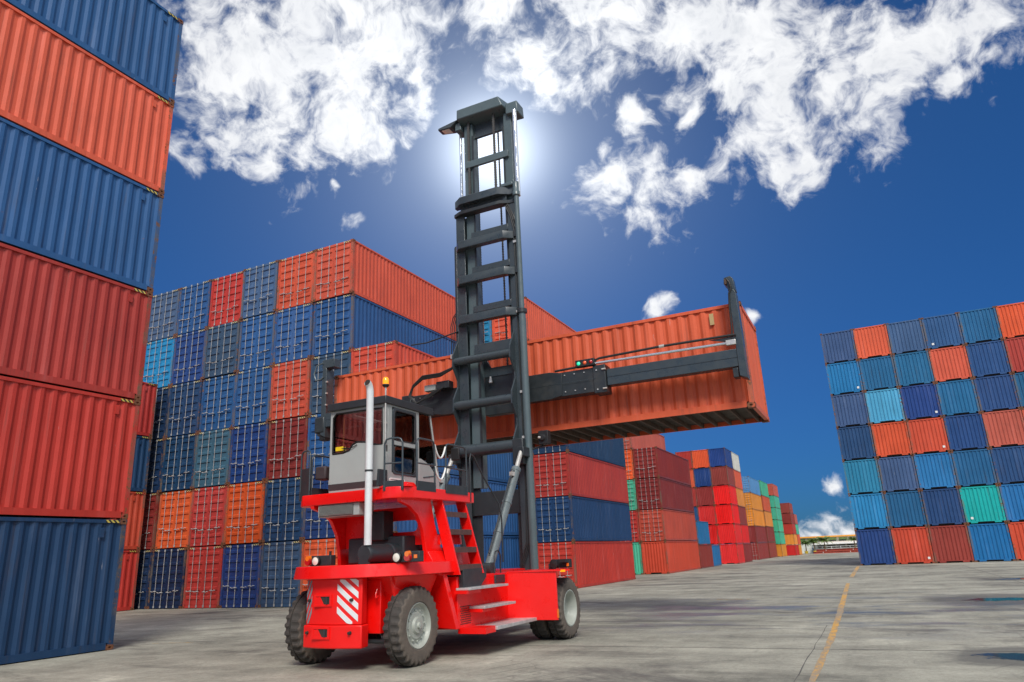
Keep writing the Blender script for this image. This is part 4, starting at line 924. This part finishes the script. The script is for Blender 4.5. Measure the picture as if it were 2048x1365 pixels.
# --- wheels
def tyre_mesh(R, w, rin):
    h = w/2
    prof = [(-h*.72, rin), (-h*.95, rin+.03), (-h, rin+(R-rin)*.45), (-h*.97, R-.06), (-h*.86, R-.02), (-h*.70, R), (-h*.12, R), (-h*.10, R-.022), (h*.10, R-.022), (h*.12, R), (h*.70, R), (h*.86, R-.02), (h*.97, R-.06), (h, rin+(R-rin)*.45), (h*.95, rin+.03), (h*.72, rin)]
    def mod(k, j):
        if j in (3, 4, 5) and k % 4 >= 2: return (-.02, -.036, -.036)[j-3]
        if j in (10, 11, 12) and (k+2) % 4 >= 2: return (-.036, -.036, -.02)[j-10]
        return 0
    return MB().lathe((0, 0, 0), 0, prof, 112, mod)
def rear_rim(R): return MB().lathe((0, 0, 0), 0, [(-.10, R), (.125, R), (.14, R+.012), (.15, R), (.125, R-.02), (.085, R-.035), (.07, R*.80), (.085, R*.64), (.10, R*.58), (.10, R*.40), (.115, R*.37), (.135, R*.33), (.14, R*.16), (.175, R*.13), (.18, 0)], 40)
def front_rim(R): return MB().lathe((0, 0, 0), 0, [(-.13, R), (.135, R), (.15, R+.012), (.155, R-.008), (.13, R-.03), (.02, R-.055), (-.02, R-.07), (-.04, R*.62), (-.035, R*.40), (-.01, R*.38), (.005, R*.20), (.005, 0)], 40)
TY = {}
def wheel(x, y, z, R, rin, rim_fn, flip, tw, turn=0.0):
    key = (R, rim_fn.__name__)
    if key not in TY:
        t = tyre_mesh(R, tw, rin).mesh('tyre', 30); t.materials.append(M['tyre'])
        r = rim_fn(rin+.004).mesh('rim', 35); r.materials.append(M['rim'])
        nt = MB().lathe((0, 0, 0), 0, [(0, .017), (.022, .017), (.026, .012), (.032, 0)], 6).mesh('wheel_nut'); nt.materials.append(M['rim'])
        TY[key] = (t, r, nt)
    t, r, nt = TY[key]
    wdl = bpy.data.objects.new('wheel', None); COL.objects.link(wdl); wdl.parent = truck; wdl.empty_display_size = .1
    wdl.location = Vector((x, y, z)) - TR; wdl.scale = (flip, 1, 1); wdl.rotation_euler = (random.uniform(0, 6), 0, turn)
    for nm, me in (('tyre', t), ('rim', r)):
        o = bpy.data.objects.new(nm, me); COL.objects.link(o); o.parent = wdl
    if rim_fn is rear_rim:
        for k in range(12):
            a = 2*math.pi*k/12; o = bpy.data.objects.new('wheel_nut', nt); COL.objects.link(o); o.parent = wdl
            o.location = (.078, math.cos(a)*rin*.70, math.sin(a)*rin*.70)
wheel(-6.97, 10.20, .60, .605, .335, rear_rim, 1, .33)
wheel(-8.99, 10.22, .60, .605, .335, rear_rim, -1, .33)
for s_ in (1, -1):
    f = (lambda x: x) if s_ > 0 else mir
    wheel(f(-5.87), 13.92, .57, .572, .33, front_rim, s_, .33)
    wheel(f(-6.27), 13.92, .57, .572, .33, front_rim, s_, .33)
# headlamps on the front shelf
hb = part('headlamp_box', B(-6.02, -5.72, 13.95, 14.15, 1.33, 1.50), M['black'], bevel=.012)
part('headlamp_shell', MB().lathe((-5.98, 13.82, 1.42), 1, [(.10, 0), (.10, .04), (.02, .085), (-.02, .088), (-.03, .0)], 16), M['black'], hb, smooth=45)
part('headlamp_guard', B(-5.86, -5.72, 13.80, 13.95, 1.44, 1.50), M['black'], hb)
part('indicator', B(-5.76, -5.71, 13.94, 13.95, 1.36, 1.42), M['orangelens'], hb)
part('headlamp_bracket', B(-6.14, -6.06, 13.9, 14.1, 1.318, 1.42), M['steel_dk'], hb)

# --- mast
YM = 15.10
L0, L1 = -8.87, -6.98
for (x0, x1) in ((-8.86, -8.60), (-7.30, -7.09)):
    inner = x1 if x0 < xm else x0
    o_ = x0 if x0 < xm else x1
    part('outer_mast_rail', MB().prism([(x0, YM), (x1, YM), (x1, YM+.05), ((x0+.06) if x0 < xm else (x1-.06) , YM+.05), ((x0+.06) if x0 < xm else (x1-.06), YM+.28), (x1, YM+.28), (x1, YM+.33), (x0, YM+.33)] if x0 < xm else
         [(x0, YM), (x1, YM), (x1, YM+.33), (x0, YM+.33), (x0, YM+.28), (x1-.06, YM+.28), (x1-.06, YM+.05), (x0, YM+.05)], 2, .55, 10.55), M['steel'], bevel=.008)
for (x0, x1) in ((-8.59, -8.33), (-7.35, -7.11)):
    part('inner_mast_rail', B(x0, x1, YM+.10, YM+.38, 3.2, 13.30), M['steel_lt'], bevel=.01)
    xi = x1 if x0 < xm else x0
    part('rail_flange', B(xi-.01, xi+.035, YM+.07, YM+.10, 3.2, 12.9) if x0 < xm else B(xi-.035, xi+.01, YM+.07, YM+.10, 3.2, 12.9), M['steel_dk'])
# top head of the inner mast
part('mast_head', MB().hexa([(-8.69, YM-.16, 13.40), (-7.24, YM-.16, 13.40), (-7.10, YM+.45, 13.30), (-8.69, YM+.45, 13.30)], [(-8.68, YM-.16, 13.72), (-7.36, YM-.16, 13.72), (-7.24, YM+.45, 13.74), (-8.68, YM+.45, 13.74)]), M['steel_lt'], bevel=.03)
part('head_plate', B(-8.55, -7.28, YM+.22, YM+.30, 12.90, 13.38), M['steel'], bevel=.01)
part('head_ear', MB().hexa([(-7.22, YM-.02, 13.16), (-6.84, YM-.02, 13.14), (-6.84, YM+.4, 13.14), (-7.22, YM+.4, 13.16)], [(-7.22, YM-.02, 13.50), (-6.86, YM-.02, 13.50), (-6.86, YM+.4, 13.50), (-7.22, YM+.4, 13.50)]), M['steel_lt'], bevel=.03)
part('head_ear', MB().hexa([(-8.82, YM-.02, 13.16), (-8.62, YM-.02, 13.16), (-8.62, YM+.4, 13.16), (-8.82, YM+.4, 13.16)], [(-8.82, YM-.02, 13.38), (-8.66, YM-.02, 13.42), (-8.66, YM+.4, 13.42), (-8.82, YM+.4, 13.38)]), M['steel_lt'], bevel=.02)
wl_ = part('mast_lamp', MB().hexa([(-9.36, YM-.05, 13.34), (-8.92, YM-.10, 13.28), (-8.92, YM+.25, 13.28), (-9.36, YM+.20, 13.34)], [(-9.36, YM-.05, 13.41), (-8.70, YM-.10, 13.46), (-8.70, YM+.25, 13.46), (-9.36, YM+.20, 13.41)]), M['steel'], bevel=.015)
part('mast_lamp_glass', MB().hexa([(-9.25, YM-.02, 13.312), (-8.99, YM-.05, 13.276), (-8.99, YM+.18, 13.276), (-9.25, YM+.16, 13.312)], [(-9.25, YM-.02, 13.325), (-8.99, YM-.05, 13.30), (-8.99, YM+.18, 13.30), (-9.25, YM+.16, 13.325)]), M['lamp'], wl_)
part('inner_cross_bar', B(-8.53, -7.22, YM+.02, YM+.10, 11.90, 12.10), M['steel_lt'], bevel=.008)
# lift cylinders with chromed pistons
for x, r, y in ((-6.945, .062, YM-.02), (-8.78, .039, YM+.22)):
    part('lift_piston', MB().cyl((x, y, 10.6), (x, y, 13.2), r, 18), M['chrome'], smooth=50)
part('lift_piston', MB().cyl((-8.68, YM+.30, 10.6), (-8.68, YM+.30, 13.2), .03, 12), M['chrome'], smooth=50)
lc = part('lift_cylinder', MB().lathe((-6.985, YM-.06, 0), 2, [(.62, 0), (.62, .092), (7.38, .088), (7.40, .066), (10.58, .066), (10.60, .10), (10.70, .10), (10.72, .085), (10.98, .085), (10.98, 0)], 24), M['steel_lt'], smooth=45)
part('cylinder_clamp', MB().lathe((-6.985, YM-.06, 7.40), 2, [(-.05, .09), (-.05, .125), (.05, .125), (.05, .067)], 20), M['steel_dk'], lc, smooth=45)
part('lift_cylinder', MB().lathe((-9.02, YM+.28, 0), 2, [(.62, 0), (.62, .065), (9.7, .065), (9.75, .05), (9.75, 0)], 20), M['steel_dk'], smooth=45)
# big collar at the top of the outer mast
part('mast_collar', MB().prism([(-8.87, YM-.02), (-8.62, YM-.20), (-7.48, YM-.20), (-7.22, YM-.02), (-7.0, YM-.02), (-7.0, YM+.10), (-8.87, YM+.10)], 2, 10.72, 10.94), M['steel'], bevel=.012)
part('mast_collar', MB().prism([(-8.90, YM-.02), (-8.66, YM-.14), (-7.44, YM-.14), (-7.20, YM-.02), (-7.0, YM-.02), (-7.0, YM+.10), (-8.90, YM+.10)], 2, 10.46, 10.56), M['steel_dk'], bevel=.01)
part('collar_web', B(-8.70, -7.30, YM-.02, YM+.06, 10.50, 10.98), M['steel'], bevel=.01)
part('collar_lug', B(-7.42, -7.08, YM-.10, YM+.10, 10.94, 11.04), M['steel_lt'], bevel=.02)
# trapezoid cross members, angled ends
for z in (9.53, 8.53, 7.44):
    cm = part('outer_cross_member', MB().prism([(-8.86, YM-.005), (-8.70, YM-.20), (-7.36, YM-.20), (-7.12, YM-.005)], 2, z-.10, z+.12), M['steel'], bevel=.015)
    part('bracket_end', B(-7.12, -7.01, YM-.06, YM-.002, z-.06, z+.11), M['steel_dk'], cm)
    part('inner_cross_bar', B(-8.40, -7.30, YM+.0, YM+.09, z+.20, z+.38), M['steel'], bevel=.01)
part('inner_cross_bar', B(-8.40, -7.30, YM+.0, YM+.09, 6.52, 6.78), M['steel'], bevel=.01)
# round cross tubes with stepped side plates
zs = (6.36, 5.22, 4.08)
for z, r in zip(zs, (.105, .115, .15)):
    part('cross_tube', MB().cyl((-8.87, YM-.16, z), (-7.28, YM-.16, z), r, 24), M['steel'], smooth=45)
gp = [(YM, 6.95)]
for z in zs: gp += [(YM-.04, z+.52), (YM-.27, z+.16), (YM-.29, z-.14), (YM-.05, z-.46)]
gp += [(YM, 3.5)]
for x0 in (-8.90, -7.285): part('gusset_plate', MB().prism(gp, 0, x0, x0+.035), M['steel'])
part('gusset_base', B(-7.30, -7.02, YM-.30, YM, 3.62, 4.22), M['steel_dk'], bevel=.02)
part('lower_cross_plate', B(-8.62, -7.25, YM+.1, YM+.16, 2.55, 3.10), M['steel_dk'], bevel=.01)
part('mast_web', MB().prism([(-8.86, .6), (-8.40, .6), (-8.40, 3.0), (-8.62, 3.9), (-8.86, 3.9)], 1, YM+.16, YM+.20), M['steel_dk'])
part('mast_web', MB().prism([(-7.02, .6), (-7.45, .6), (-7.45, 3.0), (-7.27, 3.9), (-7.02, 3.9)], 1, YM+.16, YM+.20), M['steel_dk'])
part('mast_foot', B(-8.9, -6.95, YM-.1, YM+.5, .62, 1.25), M['steel_dk'], bevel=.02)
# lift chains: alternating links
def chain_mesh(x, y, z0, z1, w, step=.075):
    mb = MB(); n = int((z1-z0)/step); base = 0; vs = []; fs = []
    for i in range(2*n+1):
        z = z0 + i*step/2; k = w if i % 2 == 0 else w*.55
        vs += [(x-k, y-.012, z), (x+k, y-.012, z), (x+k, y+.012, z), (x-k, y+.012, z)]
    for i in range(2*n):
        a = 4*i
        for j in range(4): fs.append((a+j, a+(j+1) % 4, a+4+(j+1) % 4, a+4+j))
    fs += [(3, 2, 1, 0), tuple(8*n+j for j in range(4))]
    return MB().add(vs, fs)
chm = plain('greasy_steel_chain', (0.10, 0.095, 0.085), 0.45, 0.5, 0.4, 30)
for x, y, z0, z1, w in ((-8.42, YM+.04, 11.0, 13.4, .045), (-7.62, YM+.04, 11.0, 13.4, .045), (-8.36, YM+.42, 6.2, 13.2, .026), (-7.68, YM+.42, 6.2, 13.2, .028)):
    part('lift_chain', chain_mesh(x, y, z0, z1, w), chm)
# tilt cylinders
for x in (-7.02, -8.86):
    a, b = Vector((x, 12.98, 1.42)), Vector((x, 14.78, 4.02)); d = (b-a)
    t = part('tilt_cylinder', MB().tube([a, a+d*.24, a+d*.24, a+d*.26, a+d*.26, a+d*.48, a+d*.48, a+d*.50, a+d*.5, a+d*.76, a+d*.76, a+d*.79], .1, 20, rs=[.098, .098, .108, .108, .098, .098, .108, .108, .098, .098, .108, .108]), M['cylgrey'], smooth=40)
    part('tilt_rod', MB().tube([a+d*.77, a+d*.95], .052, 14), M['rod'], t, smooth=50)
    part('rod_clevis', B(x-.09, x+.09, 14.64, 14.98, 3.78, 4.0), M['steel_dk'], t, bevel=.02)
    part('cylinder_eye', MB().cyl((x-.10, 12.95, 1.38), (x+.10, 12.95, 1.38), .12, 16), M['steel_dk'], t, smooth=40)
    part('cylinder_pipe', MB().tube([a+d*.06+Vector((.02, -.13, .1)), a+d*.40+Vector((.02, -.13, .1)), a+d*.70+Vector((.02, -.12, .1)), a+d*.72+Vector((.02, -.02, .12))], .018, 6), M['steel_dk'], t, smooth=60)
    part('pipe_fitting', B(x-.02, x+.06, a.y+d.y*.70-.16, a.y+d.y*.70-.05, a.z+d.z*.70+.05, a.z+d.z*.70+.14), M['rod'], t)
# --- carriage and spreader
YS = 16.02
ca_ = part('carriage', B(-8.35, -7.30, YM+.40, YM+.62, 5.0, 6.02), M['steel_dk'], bevel=.015)
part('carriage_head', MB().prism([(-8.38, 5.98), (-7.27, 5.98), (-7.27, 6.42), (-7.40, 6.42), (-7.50, 6.22), (-8.15, 6.22), (-8.25, 6.42), (-8.38, 6.42)], 1, YM+.38, YM+.46), M['steel'], ca_, bevel=.008)
for x in (-8.12, -7.42): part('work_lamp', MB().lathe((x, YM+.30, 5.88), 2, [(-.07, 0), (-.07, .05), (.0, .035), (.09, .02), (.09, 0)], 12), M['white'], ca_, smooth=40)
sp = part('spreader_beam', B(-11.05, -5.52, YS, YS+.34, 5.34, 5.95), M['steel_dk'], bevel=.012)
part('beam_cover', MB().prism([(-9.9, 5.30), (-6.75, 5.30), (-6.45, 5.36), (-6.42, 5.93), (-6.75, 5.99), (-9.9, 5.99), (-10.2, 5.93), (-10.2, 5.36)], 1, YS-.035, YS-.001), M['steel_dk'], sp, bevel=.006)
part('beam_seam', B(-11.05, -5.53, YS-.041, YS-.036, 5.655, 5.663), M['steel'], sp)
for i in range(4):
    for z in (5.44, 5.86):
        for x in (-6.35+.26*i, -10.85+.20*i): part('bolt', MB().lathe((x, YS-.012, z), 1, [(-.012, 0), (-.012, .016), (.01, .016)], 8), M['rod'], sp)
part('beam_collar', B(-5.60, -5.28, YS-.03, YS+.37, 5.29, 5.99), M['steel_dk'], sp, bevel=.015)
part('beam_collar', B(-11.25, -10.95, YS-.03, YS+.37, 5.29, 5.99), M['steel_dk'], sp, bevel=.015)
for z in (5.38, 5.86):
    part('collar_bolt', MB().cyl((-5.36, YS-.05, z), (-5.26, YS-.05, z), .022, 8), M['rod'], sp)
    part('bolt', MB().lathe((-5.50, YS-.036, z), 1, [(-.012, 0), (-.012, .02), (.01, .02)], 8), M['rod'], sp)
for x0, x1 in ((-5.27, -2.02), (-14.16, -11.26)):
    am = part('telescopic_arm', B(x0, x1, YS+.04, YS+.30, 5.46, 5.87), M['steel'], bevel=.012)
    part('arm_seam', B(x0, x1, YS+.032, YS+.039, 5.665, 5.673), M['steel_dk'], am)
for x, sg in ((-2.10, 1), (-14.10, -1)):
    ps = part('end_post', MB().prism([(x-.08, 5.24), (x+.09, 5.16), (x+.09, 5.9), (x+.08, 7.20), (x+.05, 7.28), (x-.06, 7.28), (x-.08, 7.0)], 1, YS+.02, YS+.36), M['steel'], bevel=.012)
    part('post_block', B(x-.22, x-.10, YS+.05, YS+.30, 5.22, 5.44), M['steel_dk'], ps, bevel=.01)
    if sg > 0:
        part('lifting_lug', MB().prism([(x-.08, 7.26), (x+.08, 7.26), (x+.06, 7.55), (x+.0, 7.62), (x-.14, 7.60), (x-.16, 7.45), (x-.09, 7.38)], 1, YS+.04, YS+.34), M['steel'], ps, bevel=.01)
        part('lug_hose', MB().tube([(x-.08, YS-.01, 7.55), (x-.02, YS-.02, 7.45), (x+.0, YS-.02, 7.3), (x-.06, YS-.02, 7.18), (x-.09, YS+.0, 6.9), (x-.11, YS+.0, 6.3), (x-.14, YS, 6.1)], .022, 6), M['hose'], ps, smooth=60)
        part('lug_fitting', B(x-.13, x-.08, YS-.02, YS+.03, 7.42, 7.54), M['beamrust'], ps)
    else:
        part('post_box', B(x-.30, x+.06, YS, YS+.30, 5.30, 5.78), M['steel_dk'], ps, bevel=.04)
        part('post_foot', B(x-.14, x+.08, YS+.05, YS+.3, 5.08, 5.30), M['black'], ps, bevel=.02)
        part('sensor_box', B(x-.10, x+.36, YS+.03, YS+.30, 7.26, 7.52), M['steel'], ps, bevel=.012)
        part('post_hose', MB().tube([(x-.05, YS, 7.42), (x-.26, YS-.02, 7.36), (x-.36, YS-.02, 7.12), (x-.28, YS-.02, 6.90), (x-.10, YS-.01, 6.92), (x-.02, YS, 6.98)], .02, 6), M['cylgrey'], ps, smooth=60)
        for z in (6.1, 6.45, 6.8): part('hose_clip', B(x+.08, x+.13, YS+.0, YS+.05, z, z+.04), M['rod'], ps)
part('extend_piston', MB().cyl((-5.55, YS-.02, 6.04), (-2.36, YS+.02, 6.02), .032, 14), M['chrome'], smooth=50)
part('piston_clevis', B(-2.38, -2.16, YS-.03, YS+.06, 5.96, 6.08), M['rod'], bevel=.01)
eh = part('arm_hose', MB().tube([(-6.6, YS-.02, 6.0), (-5.55, YS-.02, 6.03), (-5.50, YS-.03, 6.12), (-5.40, YS-.03, 6.15), (-3.85, YS-.03, 6.19), (-2.14, YS-.02, 6.18)], .030, 8), M['hose'], smooth=60)
part('hose_joint', MB().cyl((-3.90, YS-.03, 6.187), (-3.78, YS-.03, 6.191), .04, 10), M['rod'], eh)
part('hose_plate', MB().prism([(-2.75, 6.15), (-2.15, 6.15), (-2.15, 6.06), (-2.42, 6.06)], 1, YS-.01, YS+.02), M['steel_dk'])
sb = part('signal_box', B(-6.02, -5.52, YS-.09, YS+.06, 5.995, 6.17), M['black'], bevel=.012)
for x, mt, nm in ((-5.93, 'greenlit', 'green_signal'), (-5.77, 'orangelit', 'orange_signal'), (-5.61, 'redlens', 'red_signal')):
    part(nm, MB().lathe((x, YS-.094, 6.08), 1, [(-.02, 0), (-.014, .03), (.006, .048)], 16), M[mt], sb, smooth=60)
# hoses at the left of the mast
for k in range(4):
    x = -9.26 + .055*k
    part('mast_hose', MB().tube([(x+.25, YM+.34, 8.0), (x+.06, YM+.32, 7.75), (x, YM+.30, 7.5), (x, YM+.32, 6.75), (x-.02, YM+.4, 6.45)], .013, 6), M['hose'], smooth=60)
    hf = part('hose_bundle', MB().tube([(x, YM+.4, 6.5), (x-.10-.02*k, YM+.45, 6.38+.02*k), (-9.75, YM+.5, 6.26+.028*k), (-10.3, YM+.5, 6.26+.03*k), (-10.62, YM+.52, 6.08+.02*k), (-10.72-.02*k, YM+.55, 5.86), (-10.55, YM+.58, 5.66-.012*k), (-10.1, YM+.6, 5.78+.03*k), (-9.7, YM+.62, 5.98)], .022, 6), M['hose'], smooth=60)
    part('hose_fitting', B(x-.018, x+.018, YM+.28, YM+.33, 6.62, 6.74), M['rod'], hf)
part('valve_block', B(-9.95, -9.55, YM+.62, YM+.86, 5.96, 6.16), M['steel_dk'], bevel=.01)
part('valve_plate', B(-10.35, -10.0, YM+.66, YM+.84, 5.96, 6.12), M['cabgrey'], bevel=.01)
part('left_stay', MB().tube([(-8.95, YM+.2, 7.30), (-9.9, YM+.1, 7.12), (-10.4, YM+.1, 7.14)], .018, 6), M['steel_dk'], smooth=60)
for k in range(3):
    x = -7.13 + .045*k
    part('mast_cable', MB().tube([(x-.25, YM-.03, 10.5), (x-.08, YM-.03, 10.1), (x, YM-.02, 9.7), (x, YM-.02, 3.2), (x-.02, YM-.05, 1.9), (x-.2, YM-.1, 1.38)], .012, 5), M['hose'], smooth=60)
for z in (9.3, 7.4, 5.35, 4.25): part('cable_clip', B(-7.15, -7.02, YM-.05, YM-.03, z, z+.06), M['rod'])
cb = part('camera_bracket', MB().tube([(-7.0, YM+.02, 3.96), (-6.78, YM-.02, 4.0), (-6.62, YM-.02, 4.02)], .022, 6), M['steel_dk'], smooth=60)
part('camera_housing', B(-6.68, -6.44, YM-.16, YM+.02, 4.04, 4.36), M['black'], cb, bevel=.012)
part('camera_lens', MB().lathe((-6.58, YM-.165, 4.19), 1, [(-.05, .0), (-.045, .06), (.0, .09)], 16), M['black'], cb, smooth=50)
part('camera_fitting', MB().cyl((-6.60, YM-.20, 4.19), (-6.66, YM-.20, 4.20), .03, 8), M['rod'], cb)

# --- operator in the cab
def operator():
    me = bpy.data.meshes.new('person'); bx, by = -7.89, 10.56
    J = [((bx, by, 3.34), .155), ((bx, by-.03, 3.52), .15), ((bx, by-.05, 3.72), .165), ((bx, by-.04, 3.80), .085), ((bx, by-.03, 3.85), .058),
         ((bx-.19, by-.04, 3.74), .062), ((bx-.27, by+.08, 3.55), .050), ((bx-.16, by+.36, 3.50), .036), ((bx-.12, by+.46, 3.53), .034),
         ((bx+.19, by-.04, 3.74), .062), ((bx+.28, by+.08, 3.55), .050), ((bx+.16, by+.36, 3.50), .036), ((bx+.12, by+.46, 3.53), .034),
         ((bx-.10, by+.08, 3.34), .10), ((bx-.13, by+.46, 3.36), .075), ((bx-.13, by+.52, 2.95), .05), ((bx-.13, by+.66, 2.87), .045),
         ((bx+.10, by+.08, 3.34), .10), ((bx+.13, by+.46, 3.36), .075), ((bx+.13, by+.52, 2.95), .05), ((bx+.13, by+.66, 2.87), .045)]
    E_ = [(0,1),(1,2),(2,3),(3,4),(2,5),(5,6),(6,7),(7,8),(2,9),(9,10),(10,11),(11,12),(0,13),(13,14),(14,15),(15,16),(0,17),(17,18),(18,19),(19,20)]
    me.from_pydata([j[0] for j in J], E_, []); o = bpy.data.objects.new('person', me); COL.objects.link(o)
    tag(o, 'operator in a blue shirt sitting inside the grey truck cab', 'person')
    md = o.modifiers.new('skin', 'SKIN'); sk = me.skin_vertices[0].data
    for i, j in enumerate(J): sk[i].radius = (j[1], j[1]); sk[i].use_root = (i == 0)
    sub = o.modifiers.new('sub', 'SUBSURF'); sub.levels = 2; sub.render_levels = 2
    me.materials.append(M['shirt'])
    hd = put('head', MB().lathe((bx, by-.02, 3.86), 2, [(0, .04), (.015, .060), (.06, .072), (.12, .080), (.17, .074), (.205, .045), (.215, 0)], 18), M['skin'], o, smooth=80)
    hr = put('hair', MB().lathe((bx, by-.035, 3.955), 2, [(0, .076), (.03, .086), (.075, .084), (.115, .052), (.128, 0)], 18), M['hair'], o, smooth=80)
    put('nose', MB().tube([(bx, by+.05, 3.985), (bx, by+.075, 3.955)], .014, 6), M['skin'], hd)
    for sx in (-1, 1): put('ear', MB().lathe((bx+sx*.078, by-.03, 3.965), 0, [(-.008, 0), (-.008, .028), (.008, .028), (.008, 0)], 10), M['skin'], hd)
    for sx in (-1, 1):
        h_ = put('hand', MB().tube([(bx+sx*.13, by+.43, 3.525), (bx+sx*.115, by+.49, 3.54), (bx+sx*.105, by+.53, 3.53)], .03, 8, rs=[.03, .036, .024]), M['skin'], o, smooth=60)
        for f_ in range(4):
            put('finger', MB().tube([(bx+sx*(.135-.02*f_), by+.52, 3.535), (bx+sx*(.135-.02*f_), by+.56, 3.53), (bx+sx*(.135-.02*f_), by+.565, 3.50), (bx+sx*(.135-.02*f_), by+.545, 3.485)], .009, 6), M['skin'], h_, smooth=60)
        put('thumb', MB().tube([(bx+sx*.09, by+.48, 3.55), (bx+sx*.07, by+.52, 3.55), (bx+sx*.07, by+.545, 3.53)], .010, 6), M['skin'], h_, smooth=60)
    for sx in (-1, 1):
        put('trouser_leg', MB().tube([(bx+sx*.09, by+.05, 3.345), (bx+sx*.13, by+.47, 3.365), (bx+sx*.13, by+.53, 3.2), (bx+sx*.13, by+.53, 2.9)], .1, 12, rs=[.115, .09, .085, .065]), M['trousers'], o, smooth=60)
operator()

# ------------------------------------------------------------------ far end of the yard
def far():
    Y = 132.0
    wall = plain('pale_green_wall', (0.62, 0.66, 0.60), 0.7); orange = plain('orange_roof_edge', (0.82, 0.36, 0.05), 0.5)
    roofw = plain('white_awning', (0.80, 0.80, 0.76), 0.6); dark = plain('dark_opening', (0.03, 0.03, 0.035), 0.5); green = plain('green_panel', (0.22, 0.42, 0.16), 0.6)
    b = empty('terminal_building', (-4, Y, 0), 'long low white building with an orange roof edge at the end of the aisle', 'building')
    def bp_(nm, mb, mt, par=None):
        o = put(nm, mb, mt, par or b)
        if par is None: o.location = (4, -Y, 0)
        return o
    bp_('wall', B(-15, 6, Y, Y+12, 0, 2.40), wall)
    rf_ = bp_('roof', B(-15.5, 6.5, Y-.8, Y+12.5, 2.42, 2.64), orange)
    bp_('awning', MB().prism([(Y-2.6, 1.28), (Y, 1.62), (Y, 1.72), (Y-2.6, 1.36)], 0, -10, 6), roofw)
    for i in range(12):
        x = -14 + 1.6*i
        w_ = bp_('upper_window', B(x, x+1.25, Y-.06, Y+.02, 1.80, 2.30), green if i % 3 else wall)
        bp_('window_sill', B(x+.1, x+1.1, Y-.10, Y-.062, 1.80, 1.95), dark, w_)
    for i in range(7):
        x = -9.4 + 1.5*i; bp_('loading_bay', B(x, x+1.2, Y-.05, Y+.02, .75, 1.15), dark)
    # fence in front
    f = empty('yard_fence', (-4, 127.5, 0), 'white post and rail fence before the low building with the orange roof', 'fence')
    wf = plain('white_fence_paint', (0.72, 0.74, 0.72), 0.5)
    for z in (.62, .92):
        o = put('rail', B(-14, 5, 127.48, 127.52, z, z+.06), wf, f); o.location = (4, -127.5, 0)
    for i in range(14):
        x = -13.8 + 1.35*i; o = put('post', B(x-.04, x+.04, 127.44, 127.56, 0, 1.0), wf, f); o.location = (4, -127.5, 0)
    bl = plain('blue_post_paint', (0.06, 0.20, 0.36), 0.5)
    bo = put('bollard', MB().lathe((0, 0, 0), 2, [(0, .10), (.80, .10), (.92, .06), (.92, 0)], 10), bl, None, smooth=50); bo.location = (-9.75, 126.5, 0); tag(bo, 'blue bollard standing by the white fence at the aisle end', 'bollard')
    # steel beams on the ground
    rs = plain('red_oxide_steel', (0.40, 0.075, 0.045), 0.6, 0, 0.25, 2.0)
    for i, (x, y, z, L, lab) in enumerate(((-5.2, 122.0, 0, 8.4, 'long red oxide beam lying nearest on the yard before the fence'), (-5.0, 122.6, .30, 8.0, 'red oxide beam resting on the ones below, before the white fence'), (-4.8, 123.2, 0, 8.2, 'red oxide beam lying on the ground behind the front beam'))):
        bm = empty('steel_beam', (x, y, z), lab, 'steel beam', 'red steel beams at the aisle end')
        put('web', B(-L/2, L/2, -.03, .03, .04, .26), rs, bm)
        for zf in (0, .26): put('flange', B(-L/2, L/2, -.16, .16, zf, zf+.04), rs, bm)
        for k in range(9): put('stiffener', B(-L/2+.4+k*.95, -L/2+.46+k*.95, -.14, .14, .041, .259), roofw if k % 4 == 1 else rs, bm)
    # palms in yellow tubs
    leafm = plain('palm_frond', (0.12, 0.20, 0.035), 0.5, 0, 0.4, 2.0); trunkm = plain('palm_trunk', (0.20, 0.15, 0.09), 0.85, 0, 0.3, 6.0); tub = plain('yellow_tub', (0.72, 0.50, 0.05), 0.6)
    r = random.Random(5)
    for i, (x, y, s, lab) in enumerate(((-10.7, 125.6, 1.25, 'small palm beside the last container pile, behind the blue bollard'), (-9.4, 125.0, 1.35, 'broad palm in a yellow tub between the other palms'), (-7.9, 125.4, 1.55, 'tallest palm in a yellow tub in front of the awning'), (-3.6, 125.4, 1.4, 'palm half hidden behind the blind ended container block'))):
        t = empty('palm_tree', (x, y, 0), lab, 'palm tree', 'palms at the aisle end')
        put('trunk', MB().tube([(0, 0, .3), (.02, 0, .8*s), (.0, .02, 1.25*s)], .08, 8, rs=[.11, .08, .07]), trunkm, t, smooth=60)
        for k in range(24):
            a = 2*math.pi*k/24 + r.uniform(-.2, .2); el = r.uniform(.25, 1.15); L = s*r.uniform(.95, 1.25); mb = MB(); P0 = Vector((0, 0, 1.22*s)); h = Vector((math.cos(a), math.sin(a), 0)); sd_ = Vector((-h.y, h.x, 0))
            spine = [P0 + h*(L*u*math.cos(el)) + zz*(L*u*math.sin(el) - .55*L*u*u) for u in [q/9 for q in range(10)]]
            for q in range(1, 10):
                wl2 = .34*s*math.sin(math.pi*(q/10)**.7)
                for sg in (-1, 1):
                    p = spine[q]; tip = p + sd_*sg*wl2 + h*.07*s - zz*.08*s
                    mb.add([spine[q-1], p, tip], [(0, 1, 2)])
            put('frond', mb, leafm, t)
        pt = put('planter_tub', MB().lathe((x, y, 0), 2, [(0, 0), (0, .20), (.42, .28), (.42, .24), (.36, 0)], 12), tub, None, smooth=40); tag(pt, ['yellow tub under the small palm by the last pile', 'yellow tub under the broad palm', 'yellow tub under the tallest palm by the awning', 'yellow tub under the palm next to the blind ended block'][i], 'planter', 'yellow planter tubs')
far()
